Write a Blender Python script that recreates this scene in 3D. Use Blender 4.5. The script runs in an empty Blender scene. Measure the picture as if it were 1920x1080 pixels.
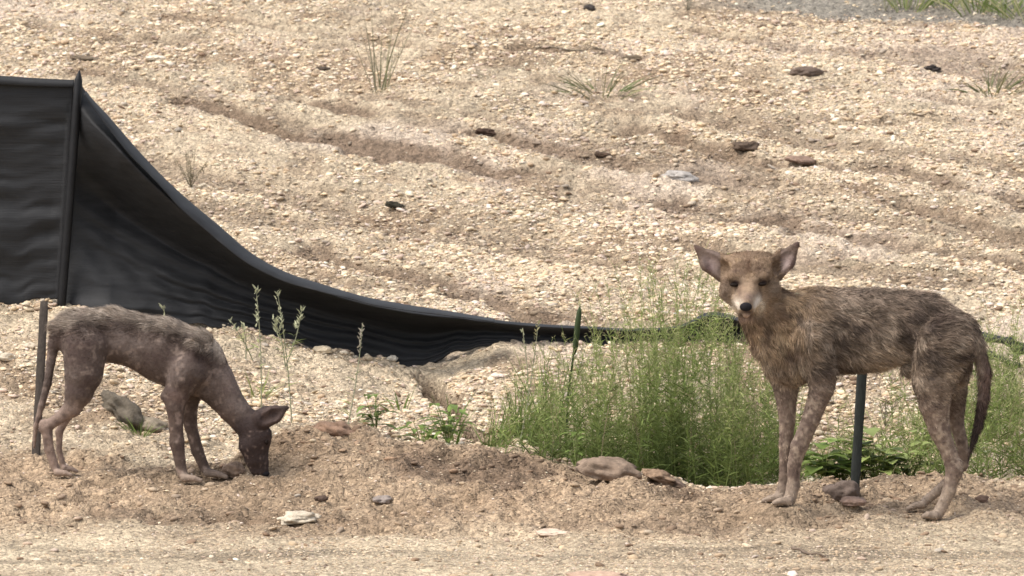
import bpy, math, random
import numpy as np

# ------------------------------------------------------------------ camera, world, sun, exposure
PITCH = math.radians(4.88); F = 11520.0; HC = 1.9; DC = 16.0
sc = bpy.context.scene
cam_d = bpy.data.cameras.new('camera'); cam = bpy.data.objects.new('camera', cam_d); sc.collection.objects.link(cam)
cam.location = (0, -DC, HC); cam.rotation_euler = (math.pi/2-PITCH, 0, 0)
cam_d.lens = 216.0; cam_d.sensor_width = 36.0; cam_d.clip_start = 0.1; cam_d.clip_end = 2000
cam_d.dof.use_dof = True; cam_d.dof.focus_distance = 16.1; cam_d.dof.aperture_fstop = 18.0
sc.camera = cam
SUN_EL, SUN_AZ = math.radians(60), math.radians(-112)      # azimuth measured from +Y (away from the camera) towards +X
w = bpy.data.worlds.new('World'); sc.world = w; w.use_nodes = True
nt = w.node_tree; bg = nt.nodes['Background']; sky = nt.nodes.new('ShaderNodeTexSky')
sky.sky_type = 'NISHITA'; sky.sun_disc = False; sky.sun_elevation = SUN_EL; sky.sun_rotation = SUN_AZ
sky.air_density = 1.0; sky.dust_density = 4.0; sky.ozone_density = 1.0
hs = nt.nodes.new('ShaderNodeHueSaturation'); hs.inputs['Saturation'].default_value = 0.45      # thin high cloud: a whiter sky
nt.links.new(sky.outputs[0], hs.inputs['Color']); nt.links.new(hs.outputs[0], bg.inputs[0]); bg.inputs[1].default_value = 0.15
sun_d = bpy.data.lights.new('sun', 'SUN'); sun = bpy.data.objects.new('sun', sun_d); sc.collection.objects.link(sun)
sun_d.energy = 1.15; sun_d.angle = math.radians(30); sun_d.color = (1.0, 0.93, 0.82)
sun.rotation_euler = (math.pi/2-SUN_EL, 0, math.pi-SUN_AZ)
sc.view_settings.view_transform = 'Standard'; sc.view_settings.look = 'None'
sc.view_settings.gamma = 1; sc.view_settings.use_curve_mapping = False
sc.view_settings.exposure = 0.89
try: sc.cycles.filter_width = 1.6
except Exception: pass

# ------------------------------------------------------------------ helpers
rng = np.random.default_rng(7)
COL = sc.collection
sp, cp = math.sin(PITCH), math.cos(PITCH)

def W(px, py, Y):
    """world point at depth Y that the photograph shows at (px, py)"""
    a = (px-960)/F; b = (py-540)/F
    dy = cp - b*sp; dz = -sp - b*cp
    t = (Y+DC)/dy
    return np.array((a*t, Y, HC+dz*t))

def WA(px, py, Y):
    px = np.asarray(px, float); py = np.asarray(py, float); Y = np.asarray(Y, float)
    a = (px-960)/F; b = (py-540)/F
    t = (Y+DC)/(cp-b*sp)
    return np.stack([a*t, Y+0*t, HC+(-sp-b*cp)*t], -1)

def hash_(ix, iy, iz, seed):
    h = (ix.astype(np.int64)*374761393 + iy.astype(np.int64)*668265263 + iz.astype(np.int64)*2147483647 + seed*144269504) & 0xffffffff
    h = ((h ^ (h >> 13))*1274126177) & 0xffffffff
    h = (h ^ (h >> 16)) & 0xffffffff
    h = (h*2246822519) & 0xffffffff
    return ((h ^ (h >> 15)) & 0xffffff)/float(0xffffff)*2-1

def vn2(x, y, seed=0):
    x = np.asarray(x, float); y = np.asarray(y, float)
    ix = np.floor(x); iy = np.floor(y); fx = x-ix; fy = y-iy
    fx = fx*fx*fx*(fx*(fx*6-15)+10); fy = fy*fy*fy*(fy*(fy*6-15)+10); z = np.zeros_like(ix)
    a = hash_(ix, iy, z, seed); b = hash_(ix+1, iy, z, seed); c = hash_(ix, iy+1, z, seed); d = hash_(ix+1, iy+1, z, seed)
    return (a*(1-fx)+b*fx)*(1-fy)+(c*(1-fx)+d*fx)*fy

def vn3(p, s, seed=0):
    p = np.asarray(p, float)*s; i = np.floor(p); f = p-i; f = f*f*(3-2*f)
    r = 0
    for dx in (0, 1):
        for dy in (0, 1):
            for dz in (0, 1):
                wt = (f[..., 0] if dx else 1-f[..., 0])*(f[..., 1] if dy else 1-f[..., 1])*(f[..., 2] if dz else 1-f[..., 2])
                r = r + wt*hash_(i[..., 0]+dx, i[..., 1]+dy, i[..., 2]+dz, seed)
    return r

def fbm(x, y, seed=0, o=4, g=.5):
    r = 0; a = 1; s = 1
    for k in range(o):
        r = r + a*vn2(x*s, y*s, seed+k*17); a *= g; s *= 2.03
    return r

def sstep(a, b, x):
    t = np.clip((x-a)/(b-a), 0, 1); return t*t*(3-2*t)

def srgb(r, g, b):
    f = lambda c: ((c/255+.055)/1.055)**2.4 if c/255 > .04045 else c/255/12.92
    return np.array((f(r), f(g), f(b)))

def tag(o, label=None, cat=None, group=None, kind=None):
    if label: o['label'] = label
    if cat: o['category'] = cat
    if group: o['group'] = group
    if kind: o['kind'] = kind
    return o

def empty(name, loc):
    o = bpy.data.objects.new(name, None); COL.objects.link(o); o.location = tuple(float(v) for v in loc); o.empty_display_size = .05
    return o

def mesh(name, V, faces, mat, parent=None, origin=None, smooth=True, col=None):
    """faces: list of int arrays (n,k)"""
    V = np.asarray(V, float)
    if origin is None: origin = np.array(parent.location) if parent is not None else V.mean(0)*[1, 1, 0]+[0, 0, V[:, 2].min()]
    me = bpy.data.meshes.new(name)
    me.vertices.add(len(V)); me.vertices.foreach_set('co', (V-origin).astype(np.float32).ravel())
    fs = [np.asarray(f, np.int32) for f in (faces if isinstance(faces, list) else [faces])]
    idx = np.concatenate([f.ravel() for f in fs]); tot = np.concatenate([np.full(len(f), f.shape[1], np.int32) for f in fs])
    st = np.concatenate([[0], np.cumsum(tot)[:-1]]).astype(np.int32)
    me.loops.add(len(idx)); me.loops.foreach_set('vertex_index', idx)
    me.polygons.add(len(tot)); me.polygons.foreach_set('loop_start', st); me.polygons.foreach_set('loop_total', tot)
    me.polygons.foreach_set('use_smooth', np.full(len(tot), smooth))
    me.update(calc_edges=True)
    if col is not None:
        at = me.color_attributes.new('Col', 'FLOAT_COLOR', 'POINT')
        c = np.ones((len(V), 4), np.float32); c[:, :3] = col
        at.data.foreach_set('color', c.ravel())
    me.materials.append(mat)
    o = bpy.data.objects.new(name, me); COL.objects.link(o)
    if parent is not None:
        o.parent = parent
        o.location = tuple(origin-np.array(parent.location)) if np.abs(origin-np.array(parent.location)).max() > 1e-9 else (0, 0, 0)
    else: o.location = tuple(origin)
    return o

def grid_faces(nu, nv, wrap=False):
    i = np.arange(nu-1)[:, None]; jn = nv if wrap else nv-1
    j = np.arange(jn)[None]; j2 = (j+1) % nv
    a = i*nv+j; b = (i+1)*nv+j; c = (i+1)*nv+j2; d = i*nv+j2
    return np.stack([a, b, c, d], -1).reshape(-1, 4)

def material(name, base=(.3, .3, .3), rough=.9, spec=.3, vcol=True, noise=(60, .25), bump=(0, 100), stretch=None, trans=0, sheen=0):
    m = bpy.data.materials.new(name); m.use_nodes = True; n = m.node_tree; p = n.nodes['Principled BSDF']
    L = n.links.new
    p.inputs['Roughness'].default_value = rough; p.inputs['Specular IOR Level'].default_value = spec
    if sheen: p.inputs['Sheen Weight'].default_value = sheen
    tc = n.nodes.new('ShaderNodeTexCoord'); src = tc.outputs['Object']
    if stretch:
        mp = n.nodes.new('ShaderNodeMapping'); mp.inputs['Scale'].default_value = stretch; L(src, mp.inputs['Vector']); src = mp.outputs[0]
    no = n.nodes.new('ShaderNodeTexNoise'); no.inputs['Scale'].default_value = noise[0]; no.inputs['Detail'].default_value = 5
    no.inputs['Roughness'].default_value = .65
    L(src, no.inputs['Vector'])
    mr = n.nodes.new('ShaderNodeMapRange'); mr.inputs[1].default_value = .3; mr.inputs[2].default_value = .7
    mr.inputs[3].default_value = 1-noise[1]; mr.inputs[4].default_value = 1+noise[1]; L(no.outputs['Fac'], mr.inputs[0])
    vm = n.nodes.new('ShaderNodeVectorMath'); vm.operation = 'SCALE'
    if vcol:
        a = n.nodes.new('ShaderNodeAttribute'); a.attribute_name = 'Col'; L(a.outputs['Color'], vm.inputs[0])
    else: vm.inputs[0].default_value = tuple(base)
    L(mr.outputs[0], vm.inputs['Scale']); L(vm.outputs[0], p.inputs['Base Color'])
    if bump[0]:
        nb = n.nodes.new('ShaderNodeTexNoise'); nb.inputs['Scale'].default_value = bump[1]; nb.inputs['Detail'].default_value = 6
        L(src, nb.inputs['Vector'])
        bp = n.nodes.new('ShaderNodeBump'); bp.inputs['Strength'].default_value = 1; bp.inputs['Distance'].default_value = bump[0]
        L(nb.outputs['Fac'], bp.inputs['Height']); L(bp.outputs[0], p.inputs['Normal'])
    if trans:
        tr = n.nodes.new('ShaderNodeBsdfTranslucent'); L(vm.outputs[0], tr.inputs['Color'])
        mx = n.nodes.new('ShaderNodeMixShader'); mx.inputs[0].default_value = trans
        L(p.outputs[0], mx.inputs[1]); L(tr.outputs[0], mx.inputs[2]); L(mx.outputs[0], n.nodes['Material Output'].inputs['Surface'])
    return m

M_ground = material('ground_soil', rough=.95, spec=.15, noise=(45, .22), bump=(.006, 70))
M_stone = material('stone', rough=.85, spec=.25, noise=(90, .2), bump=(.001, 160))
M_rock = material('rock', rough=.9, spec=.2, noise=(40, .3), bump=(.006, 60))
M_fabric = material('black_fabric', base=(.015, .0155, .017), vcol=False, rough=.7, spec=.35, noise=(14, .35), bump=(.0012, 55), stretch=(.25, 1, 4))
M_hem = material('fabric_hem', base=(.019, .0195, .021), vcol=False, rough=.72, spec=.35, noise=(14, .3), bump=(.001, 60))
M_black = material('black_sleeve', base=(.008, .008, .009), vcol=False, rough=.6, spec=.3, noise=(20, .3), bump=(.001, 60))
M_wood = material('stake_wood', base=(.045, .034, .026), vcol=False, rough=.75, noise=(30, .4), bump=(.002, 60), stretch=(6, 6, .6))
M_post = material('painted_post', base=(.018, .021, .018), vcol=False, rough=.6, noise=(40, .4), bump=(.001, 80), stretch=(4, 4, .8))
M_plant = material('plant', rough=.6, spec=.25, noise=(30, .15), trans=.35)
M_dry = material('dry_stem', rough=.8, spec=.2, noise=(30, .2), trans=.1)
M_skin = material('skin', rough=.75, spec=.25, noise=(120, .22), bump=(.0018, 160))
M_fur = material('fur', rough=.8, spec=.15, noise=(200, .1), trans=.1)
M_eye = material('eye', base=(.012, .007, .005), vcol=False, rough=.7, spec=.15, noise=(20, .1))
M_nose = material('nose', base=(.017, .015, .017), vcol=False, rough=.85, spec=.12, noise=(200, .3))

def pebbly(m, scale, amt, dist):
    n = m.node_tree; L = n.links.new; p = n.nodes['Principled BSDF']; src = p.inputs['Base Color'].links[0].from_socket
    tc = n.nodes.new('ShaderNodeTexCoord'); no = n.nodes.new('ShaderNodeTexNoise'); no.inputs['Scale'].default_value = 30; L(tc.outputs['Object'], no.inputs['Vector'])
    ad = n.nodes.new('ShaderNodeVectorMath'); ad.operation = 'MULTIPLY_ADD'; ad.inputs[1].default_value = (.02, .02, .02)
    L(no.outputs['Color'], ad.inputs[0]); L(tc.outputs['Object'], ad.inputs[2]); h = None; col = src
    for k, (sc_, am) in enumerate(((scale, amt), (scale*2.3, amt*.8))):
        v = n.nodes.new('ShaderNodeTexVoronoi'); v.inputs['Scale'].default_value = sc_; L(ad.outputs[0], v.inputs['Vector'])
        sx = n.nodes.new('ShaderNodeSeparateColor'); L(v.outputs['Color'], sx.inputs[0])
        mr = n.nodes.new('ShaderNodeMapRange'); mr.inputs[3].default_value = 1-am; mr.inputs[4].default_value = 1+am*.8; L(sx.outputs[0], mr.inputs[0])
        sc2 = n.nodes.new('ShaderNodeVectorMath'); sc2.operation = 'SCALE'; L(col, sc2.inputs[0]); L(mr.outputs[0], sc2.inputs['Scale']); col = sc2.outputs[0]
        bp = n.nodes.new('ShaderNodeBump'); bp.invert = True; bp.inputs['Distance'].default_value = dist/(k+1); L(v.outputs['Distance'], bp.inputs['Height'])
        prev = p.inputs['Normal'].links
        if prev: L(prev[0].from_socket, bp.inputs['Normal'])
        L(bp.outputs[0], p.inputs['Normal'])
    L(col, p.inputs['Base Color'])
pebbly(M_ground, 75, .3, .006)

# ------------------------------------------------------------------ terrain
YS = np.array([-300, -2, -1.2, -.7, -.4, -.2, 0, .2, .4, .6, .8, 1.1, 1.5, 2.0, 2.5, 3.2, 8, 14, 300.])
UX = np.array([-600, 0, 150, 400, 600, 800, 950, 1200, 1350, 1500, 1920, 2600.])
R_ = lambda s: [float(v) for v in s.split()]
ZC = np.array([
 R_('-.06 -.055 -.03 -.015 0 .01 .03 .07 .12 .19 .27 .315 .33'),
 R_('-.06 -.055 -.03 -.015 0 .01 .03 .07 .12 .19 .27 .315 .33'),
 R_('-.06 -.055 -.03 -.015 0 .01 .03 .07 .12 .19 .27 .315 .33'),
 R_('-.06 -.055 -.04 -.02 -.01 .005 .03 .055 .09 .13 .19 .26 .30'),
 R_('-.06 -.055 -.045 -.02 .0 .04 .09 .115 .085 .09 .14 .182 .25'),
 R_('-.06 -.055 -.045 -.02 .005 .035 .06 .055 .03 .05 .085 .118 .235'),
 R_('-.06 -.06 -.05 -.025 .0 .025 .05 .035 -.02 .0 .08 .19 .25'),
 R_('-.06 -.06 -.05 -.025 .0 .012 .012 -.04 -.10 -.06 .05 .17 .24'),
 R_('-.06 -.06 -.045 -.025 -.015 -.015 -.04 -.09 -.12 -.07 .04 .16 .24'),
 R_('-.06 -.06 -.04 -.018 -.01 -.01 -.035 -.05 -.06 -.02 .04 .16 .23'),
 R_('-.06 -.06 -.04 -.018 .0 .0 -.02 -.03 -.03 .0 .05 .16 .23'),
 R_('-.06 -.06 -.04 -.018 .0 .0 -.02 -.03 -.03 .0 .05 .16 .23')])
ZC = np.hstack([np.full((12, 2), -.06), ZC, np.tile([.30, .985, 1.6, 1.7], (12, 1))])
# curves in photo coordinates on the hill: eroded runnels (list of px,py) -> world polylines
def base_h(x, y):
    u = 960+F*x/(np.maximum(y, -8)+DC)
    iu = np.clip(np.searchsorted(UX, u)-1, 0, len(UX)-2); fu = np.clip((u-UX[iu])/(UX[iu+1]-UX[iu]), 0, 1); fu = fu*fu*(3-2*fu)
    iy = np.clip(np.searchsorted(YS, y)-1, 0, len(YS)-2)
    fy = np.clip((y-YS[iy])/(YS[iy+1]-YS[iy]), 0, 1); fy = .6*fy+.4*fy*fy*(3-2*fy)
    g = lambda a, b: ZC[a, b]
    return (g(iu, iy)*(1-fu)+g(iu+1, iy)*fu)*(1-fy)+(g(iu, iy+1)*(1-fu)+g(iu+1, iy+1)*fu)*fy

def cast(px, py, hf):
    ys = np.linspace(-2.5, 14, 3300); P = WA(np.full_like(ys, px), np.full_like(ys, py), ys)
    k = np.argmax(P[:, 2] < hf(P[:, 0], P[:, 1]))
    return P[k]

GUL = [([(340, 182), (420, 205), (520, 238), (600, 262), (660, 270), (740, 285)], .045, .035, 1.0),
       ([(540, 180), (640, 195), (700, 210), (790, 225), (910, 248), (980, 262), (1090, 290), (1180, 300)], .05, .045, .95),
       ([(640, 255), (740, 280), (830, 300), (950, 325), (1040, 335), (1130, 350), (1300, 385), (1450, 405)], .09, .05, 1.0),
       ([(1180, 235), (1290, 260), (1420, 300), (1560, 310), (1700, 325), (1790, 350), (1960, 380)], .07, .045, .85),
       ([(1300, 330), (1440, 345), (1600, 352), (1760, 400), (1930, 440)], .06, .04, .8),
       ([(600, 470), (700, 495), (800, 520), (870, 540), (960, 575), (1010, 600)], .07, .05, .9),
       ([(860, 545), (940, 570), (1040, 590)], .06, .05, 1.0),
       ([(1500, 430), (1640, 445), (1760, 465), (1930, 500)], .06, .04, .8),
       ([(1000, 175), (1150, 195), (1300, 205), (1480, 225), (1700, 228), (1930, 240)], .045, .025, .45),
       ([(420, 330), (560, 345), (700, 360), (830, 395), (960, 420), (1080, 430)], .05, .025, .35),
       ([(150, 135), (210, 150), (330, 165), (430, 190)], .04, .03, .7),
       ([(60, 45), (200, 75), (420, 70), (640, 85)], .05, .025, .5),
       ([(980, 95), (1100, 100), (1200, 108)], .04, .03, .7)]
GW = [([cast(a, b, base_h) for a, b in pts], wd, dp, st) for pts, wd, dp, st in GUL]
# ditch cut under the fence and along the far side of the bank
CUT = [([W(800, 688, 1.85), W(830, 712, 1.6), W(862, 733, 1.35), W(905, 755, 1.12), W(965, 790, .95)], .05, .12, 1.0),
       ([W(835, 880, .24), W(880, 890, .22), W(950, 900, .2), W(1060, 908, .2)], .10, .045, 1.0),  # bank hollow: shallow cut, its ledge shade put into the brown soil colour
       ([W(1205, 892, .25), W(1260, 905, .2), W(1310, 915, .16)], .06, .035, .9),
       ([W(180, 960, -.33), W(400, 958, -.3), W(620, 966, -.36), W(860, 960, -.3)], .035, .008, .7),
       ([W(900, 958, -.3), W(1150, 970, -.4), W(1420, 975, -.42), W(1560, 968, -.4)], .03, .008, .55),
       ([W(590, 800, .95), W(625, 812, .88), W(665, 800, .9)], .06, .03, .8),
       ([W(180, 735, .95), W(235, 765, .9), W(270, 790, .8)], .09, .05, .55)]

def polydist(x, y, pts):
    best = np.full(np.shape(x), 9.)
    for a, b in zip(pts[:-1], pts[1:]):
        dx, dy = b[0]-a[0], b[1]-a[1]; t = np.clip(((x-a[0])*dx+(y-a[1])*dy)/(dx*dx+dy*dy+1e-12), 0, 1)
        best = np.minimum(best, np.hypot(x-a[0]-t*dx, (y-a[1]-t*dy)*.6))
    return best

def gully(x, y):
    dep = np.zeros(np.shape(x)); msk = np.zeros(np.shape(x))
    wob = 1+.45*fbm(x*7, y*5, 91, 3)
    for pts, wd, dp, st in GW+CUT:
        cut = dp >= .08
        d = polydist(x, y, pts)/(wd*wob*(1 if cut else 1.5)); v = np.clip(1-d, 0, 1)
        brk = np.clip(.8+.8*fbm(x*3+wd*99, y*3, 55, 2), .12, 1) if dp < .08 else 1
        v = v*v*(3-2*v)*brk
        dep = np.maximum(dep, v*dp); msk = np.maximum(msk, np.clip(v*2.4, 0, 1)*st)
    # many faint parallel ruts across the slope
    a, b = GW[2][0][0], GW[2][0][-1]; L_ = np.hypot(b[0]-a[0], b[1]-a[1]); ex, ey = (b[0]-a[0])/L_, (b[1]-a[1])/L_
    al = (x-a[0])*ex+(y-a[1])*ey; ac = -(x-a[0])*ey+(y-a[1])*ex
    r = sstep(.22, .62, fbm(ac*5.5+.25*vn2(al*2, ac*2, 81), al*.8, 82, 3))*sstep(2.4, 3., y)*(1-sstep(9, 11, y))
    return np.maximum(dep, r*.018), np.maximum(msk, r*.6)

def zone(x, y):
    """0 road, 1 bank soil, 2 gravel slope weights"""
    u = 960+F*x/(np.maximum(y, -8)+DC)
    e = .12*fbm(x*2.2, y*2.2, 5, 3)
    bank0 = -.40+e*1.1
    road = 1-sstep(-.3, .22, y-bank0)
    edge = np.interp(u, [-600, 0, 150, 300, 450, 560, 700, 900, 1200, 1400, 1500, 1920, 3000], [.5, .5, .5, .35, .45, .62, .66, .6, .42, .3, .3, .3, .3])
    grav = sstep(-.1, .12, y-edge-e)
    return road, (1-road)*(1-grav), (1-road)*grav

FEET = [(*W(*q)[:3], rr) for q, rr in (((1465, 950, -.34), .05), ((1450, 944, -.25), .045), ((1742, 977, -.34), .05), ((1712, 962, -.23), .045),
        ((364, 910, .14), .045), ((408, 904, .24), .04), ((120, 899, .15), .045), ((134, 893, .235), .035), ((497, 894, .19), .04), ((1590, 925, .1), .05))]
def height(x, y, fine=True):
    h = base_h(x, y)
    road, bank, grav = zone(x, y)
    near = 1-sstep(14, 40, np.hypot(x, y))
    h = h + (.012*grav+.009*bank+.0025*road)*fbm(x*3.1, y*3.1, 1, 2)*near
    h = h - gully(x, y)[0]*near + bank*.018*fbm(x*4.5, y*5.5, 37, 2)*near
    if fine:
        h = h + (.0085*grav+.013*bank+.0022*road)*fbm(x*13, y*13, 2, 3)*near
        rid = 1-np.abs(fbm(x*9, y*6, 33, 3)); h = h + bank*(.02*(rid**2-.4)+.004*np.abs(fbm(x*22, y*16, 35, 3)))*near + grav*.008*(rid-.6)*near
        for fx_, fy_, fz_, rr in FEET:
            wq = 1-sstep(rr*.8, rr*2.2, np.hypot(x-fx_, y-fy_)); h = h*(1-wq)+(fz_+.001)*wq
        h = h + (.0055*grav+.0042*bank+.0018*road)*fbm(x*42, y*42, 3, 2)*near
    return h

def axis(a, b, step, far, n):
    core = np.arange(a, b, step); g = np.geomspace(step, far, n)
    return np.concatenate([a-np.cumsum(g)[::-1], core, b+np.cumsum(g)])
ax = axis(-2.8, 2.8, .0095, 60, 28); ay = axis(-2.3, 9.6, .0095, 60, 28)
X, Y = np.meshgrid(ax, ay, indexing='ij')
Hh = height(X, Y)
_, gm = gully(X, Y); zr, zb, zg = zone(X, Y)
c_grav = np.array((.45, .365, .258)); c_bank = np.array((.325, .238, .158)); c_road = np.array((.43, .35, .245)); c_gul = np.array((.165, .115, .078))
rv_ = sstep(.0, .8, fbm(X*1.3, Y*6, 18, 3)); c_road = c_road*(1-.35*rv_[..., None])
C = zr[..., None]*c_road+zb[..., None]*c_bank+zg[..., None]*c_grav
v1 = fbm(X*1.6, Y*1.2, 8, 3); v2 = fbm(X*7, Y*5, 9, 3)
C = C*(1+.14*v1+.14*v2)[..., None]
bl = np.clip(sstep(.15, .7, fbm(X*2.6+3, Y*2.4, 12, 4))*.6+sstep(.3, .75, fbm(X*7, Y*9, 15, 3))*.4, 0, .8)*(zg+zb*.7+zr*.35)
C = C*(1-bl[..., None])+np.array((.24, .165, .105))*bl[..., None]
pk = sstep(.3, .9, fbm(X*1.9+13, Y*1.3, 14, 3))*.5*zg
C = C*(1-pk[..., None])+np.array((.56, .455, .37))*pk[..., None]
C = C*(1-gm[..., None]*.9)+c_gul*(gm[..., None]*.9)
# grey band of ground at the top of the slope
ub = 960+F*X/(np.maximum(Y, -8)+DC)
far = sstep(7.55, 7.7, Y+.35*sstep(1350, 1900, ub)+.08*v2)*sstep(1180, 1500, ub)
C = C*(1-far[..., None]*.8)+np.array((.20, .19, .165))*(far[..., None]*.8)
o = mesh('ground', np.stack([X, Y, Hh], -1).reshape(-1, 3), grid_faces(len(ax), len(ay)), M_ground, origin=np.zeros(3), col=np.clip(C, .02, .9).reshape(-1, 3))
tag(o, 'sandy gravelly ground with an eroded slope above a dirt road', None, None, 'structure')
del X, Y, Hh, gm, zr, zb, zg, C, v1, v2, bl, pk, ub, far

# ------------------------------------------------------------------ gravel
def ico(sub):
    t = (1+5**.5)/2
    v = np.array([(-1, t, 0), (1, t, 0), (-1, -t, 0), (1, -t, 0), (0, -1, t), (0, 1, t), (0, -1, -t), (0, 1, -t), (t, 0, -1), (t, 0, 1), (-t, 0, -1), (-t, 0, 1)], float)
    f = [(0, 11, 5), (0, 5, 1), (0, 1, 7), (0, 7, 10), (0, 10, 11), (1, 5, 9), (5, 11, 4), (11, 10, 2), (10, 7, 6), (7, 1, 8), (3, 9, 4), (3, 4, 2), (3, 2, 6), (3, 6, 8), (3, 8, 9), (4, 9, 5), (2, 4, 11), (6, 2, 10), (8, 6, 7), (9, 8, 1)]
    v /= np.linalg.norm(v, axis=1)[:, None]; v = list(v)
    for _ in range(sub):
        mid = {}; nf = []
        def m(a, b):
            k = (min(a, b), max(a, b))
            if k not in mid: q = v[a]+v[b]; v.append(q/np.linalg.norm(q)); mid[k] = len(v)-1
            return mid[k]
        for a, b, c in f:
            ab, bc, ca = m(a, b), m(b, c), m(c, a); nf += [(a, ab, ca), (b, bc, ab), (c, ca, bc), (ab, bc, ca)]
        f = nf
    return np.array(v), np.array(f)
ICO = [ico(k) for k in range(4)]
ICO.append((np.array([(1, 0, 0), (-1, 0, 0), (0, 1, 0), (0, -1, 0), (0, 0, 1), (0, 0, -1.)]), np.array([(0, 2, 4), (2, 1, 4), (1, 3, 4), (3, 0, 4), (2, 0, 5), (1, 2, 5), (3, 1, 5), (0, 3, 5)])))

PAL = np.array([(.66, .54, .37), (.70, .60, .44), (.60, .47, .31), (.55, .43, .34), (.64, .54, .46), (.48, .36, .24), (.76, .68, .53), (.44, .39, .32), (.22, .15, .10), (.64, .50, .38)])
PW = np.array([.2, .17, .17, .1, .08, .09, .07, .05, .04, .03])
def scatter_stones(name, n, xr, yr, smin, smax, dens, seed, sub, label, power=2.2):
    r = np.random.default_rng(seed)
    # uniform over area, wider with depth so the frame's fan is filled plus a margin
    x = r.uniform(xr[0], xr[1], n); y = r.uniform(yr[0], yr[1], n)
    lim = (1.33+.75)*(y+DC)/DC
    keep = (np.abs(x) < lim) & (r.random(n) < dens(x, y)); x = x[keep]; y = y[keep]; n = len(x)
    s = smin+(smax-smin)*r.random(n)**power
    z = height(x, y)
    B, Fc = ICO[sub]; nb = len(B)
    jit = 1+.34*(r.random((n, nb, 1))-.5)*(2.0 if sub == 0 else .9)
    V = B[None]*jit
    V = V*np.stack([r.uniform(.8, 1.35, n), r.uniform(.65, 1.1, n), r.uniform(.3, .62, n)], -1)[:, None]
    a = r.uniform(0, 6.283, n); ca, sa = np.cos(a)[:, None], np.sin(a)[:, None]
    tl = r.normal(0, .2, n)[:, None]
    vx = V[..., 0]*ca-V[..., 1]*sa; vy = V[..., 0]*sa+V[..., 1]*ca; vz = V[..., 2]+tl*V[..., 0]
    P = np.stack([vx*s[:, None]+x[:, None], vy*s[:, None]+y[:, None], vz*s[:, None]+z[:, None]+(s*.12)[:, None]], -1).reshape(-1, 3)
    c = PAL[r.choice(len(PAL), n, p=PW/PW.sum())]*np.array((.97, .945, .935))*(1+.13*r.normal(size=(n, 1)))
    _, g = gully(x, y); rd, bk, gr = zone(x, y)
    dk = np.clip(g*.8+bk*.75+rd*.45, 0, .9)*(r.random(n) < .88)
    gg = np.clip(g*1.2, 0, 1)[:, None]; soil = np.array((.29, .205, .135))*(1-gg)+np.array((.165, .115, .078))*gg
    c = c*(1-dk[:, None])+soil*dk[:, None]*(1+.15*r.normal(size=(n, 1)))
    cc = np.repeat(np.clip(c, .03, .8), nb, 0)
    Fa = (Fc[None]+(np.arange(n)*nb)[:, None, None]).reshape(-1, 3)
    o = mesh(name, P, Fa, M_stone, origin=np.zeros(3), smooth=(sub in (1, 2)), col=cc)
    tag(o, label, None, None, 'stuff'); return o

def dens_gravel(x, y):
    road, bank, grav = zone(x, y); _, g = gully(x, y)
    p = np.clip(.62+.85*fbm(x*1.9, y*1.9, 21, 3)+.35*fbm(x*8, y*10, 22, 2), .08, 1)
    p = p*(1-.85*sstep(7.5, 7.7, y+.35*sstep(1350, 1900, 960+F*x/(y+DC)))*sstep(1180, 1500, 960+F*x/(y+DC)))
    return np.clip((grav*p+bank*.06+road*.05)*(1-.7*g), 0, 1)
scatter_stones('gravel', 150000, (-3.0, 3.0), (-2.3, 9), .0035, .0145, dens_gravel, 1, 1, 'pale cream gravel strewn over the slope and bank', 2.8)
def dens_grit(x, y):
    road, bank, grav = zone(x, y)
    return np.clip(grav*.6+bank*.55+road*.5, 0, 1)*np.clip(.6+.8*fbm(x*4, y*3, 26, 3), .1, 1)
scatter_stones('fine_gravel', 330000, (-3.0, 3.0), (.0, 9), .0028, .008, dens_gravel, 7, 4, 'fine angular crushed stone between the larger gravel', 1.5)
scatter_stones('grit', 230000, (-2.2, 2.2), (-2.3, 1.6), .0013, .0052, dens_grit, 2, 4, 'fine sandy grit on the dirt road and bank', 1.6)

def dens_crumb(x, y):
    road, bank, grav = zone(x, y); return np.clip(bank*.9+road*.12+grav*.02, 0, 1)*np.clip(.35+.9*fbm(x*3, y*3, 29, 3), .03, 1)
PAL_ = PAL; PAL = np.tile((.23, .155, .10), (10, 1))*np.linspace(.7, 1.3, 10)[:, None]
scatter_stones('soil_crumbs', 9000, (-2.2, 2.2), (-1.6, 1.6), .003, .014, dens_crumb, 12, 1, 'brown crumbs of soil along the bank', 3)
PAL = PAL_
PAL = np.tile((.12, .085, .06), (10, 1))*np.linspace(.6, 1.5, 10)[:, None]
scatter_stones('dark_chips', 9000, (-2.4, 2.4), (-2.3, 9), .003, .011, lambda x, y: np.clip(.15+.5*fbm(x*2, y*2, 39, 2), .02, 1), 13, 4, 'dark brown chips sprinkled over road and slope', 3)
PAL = PAL_
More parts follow.
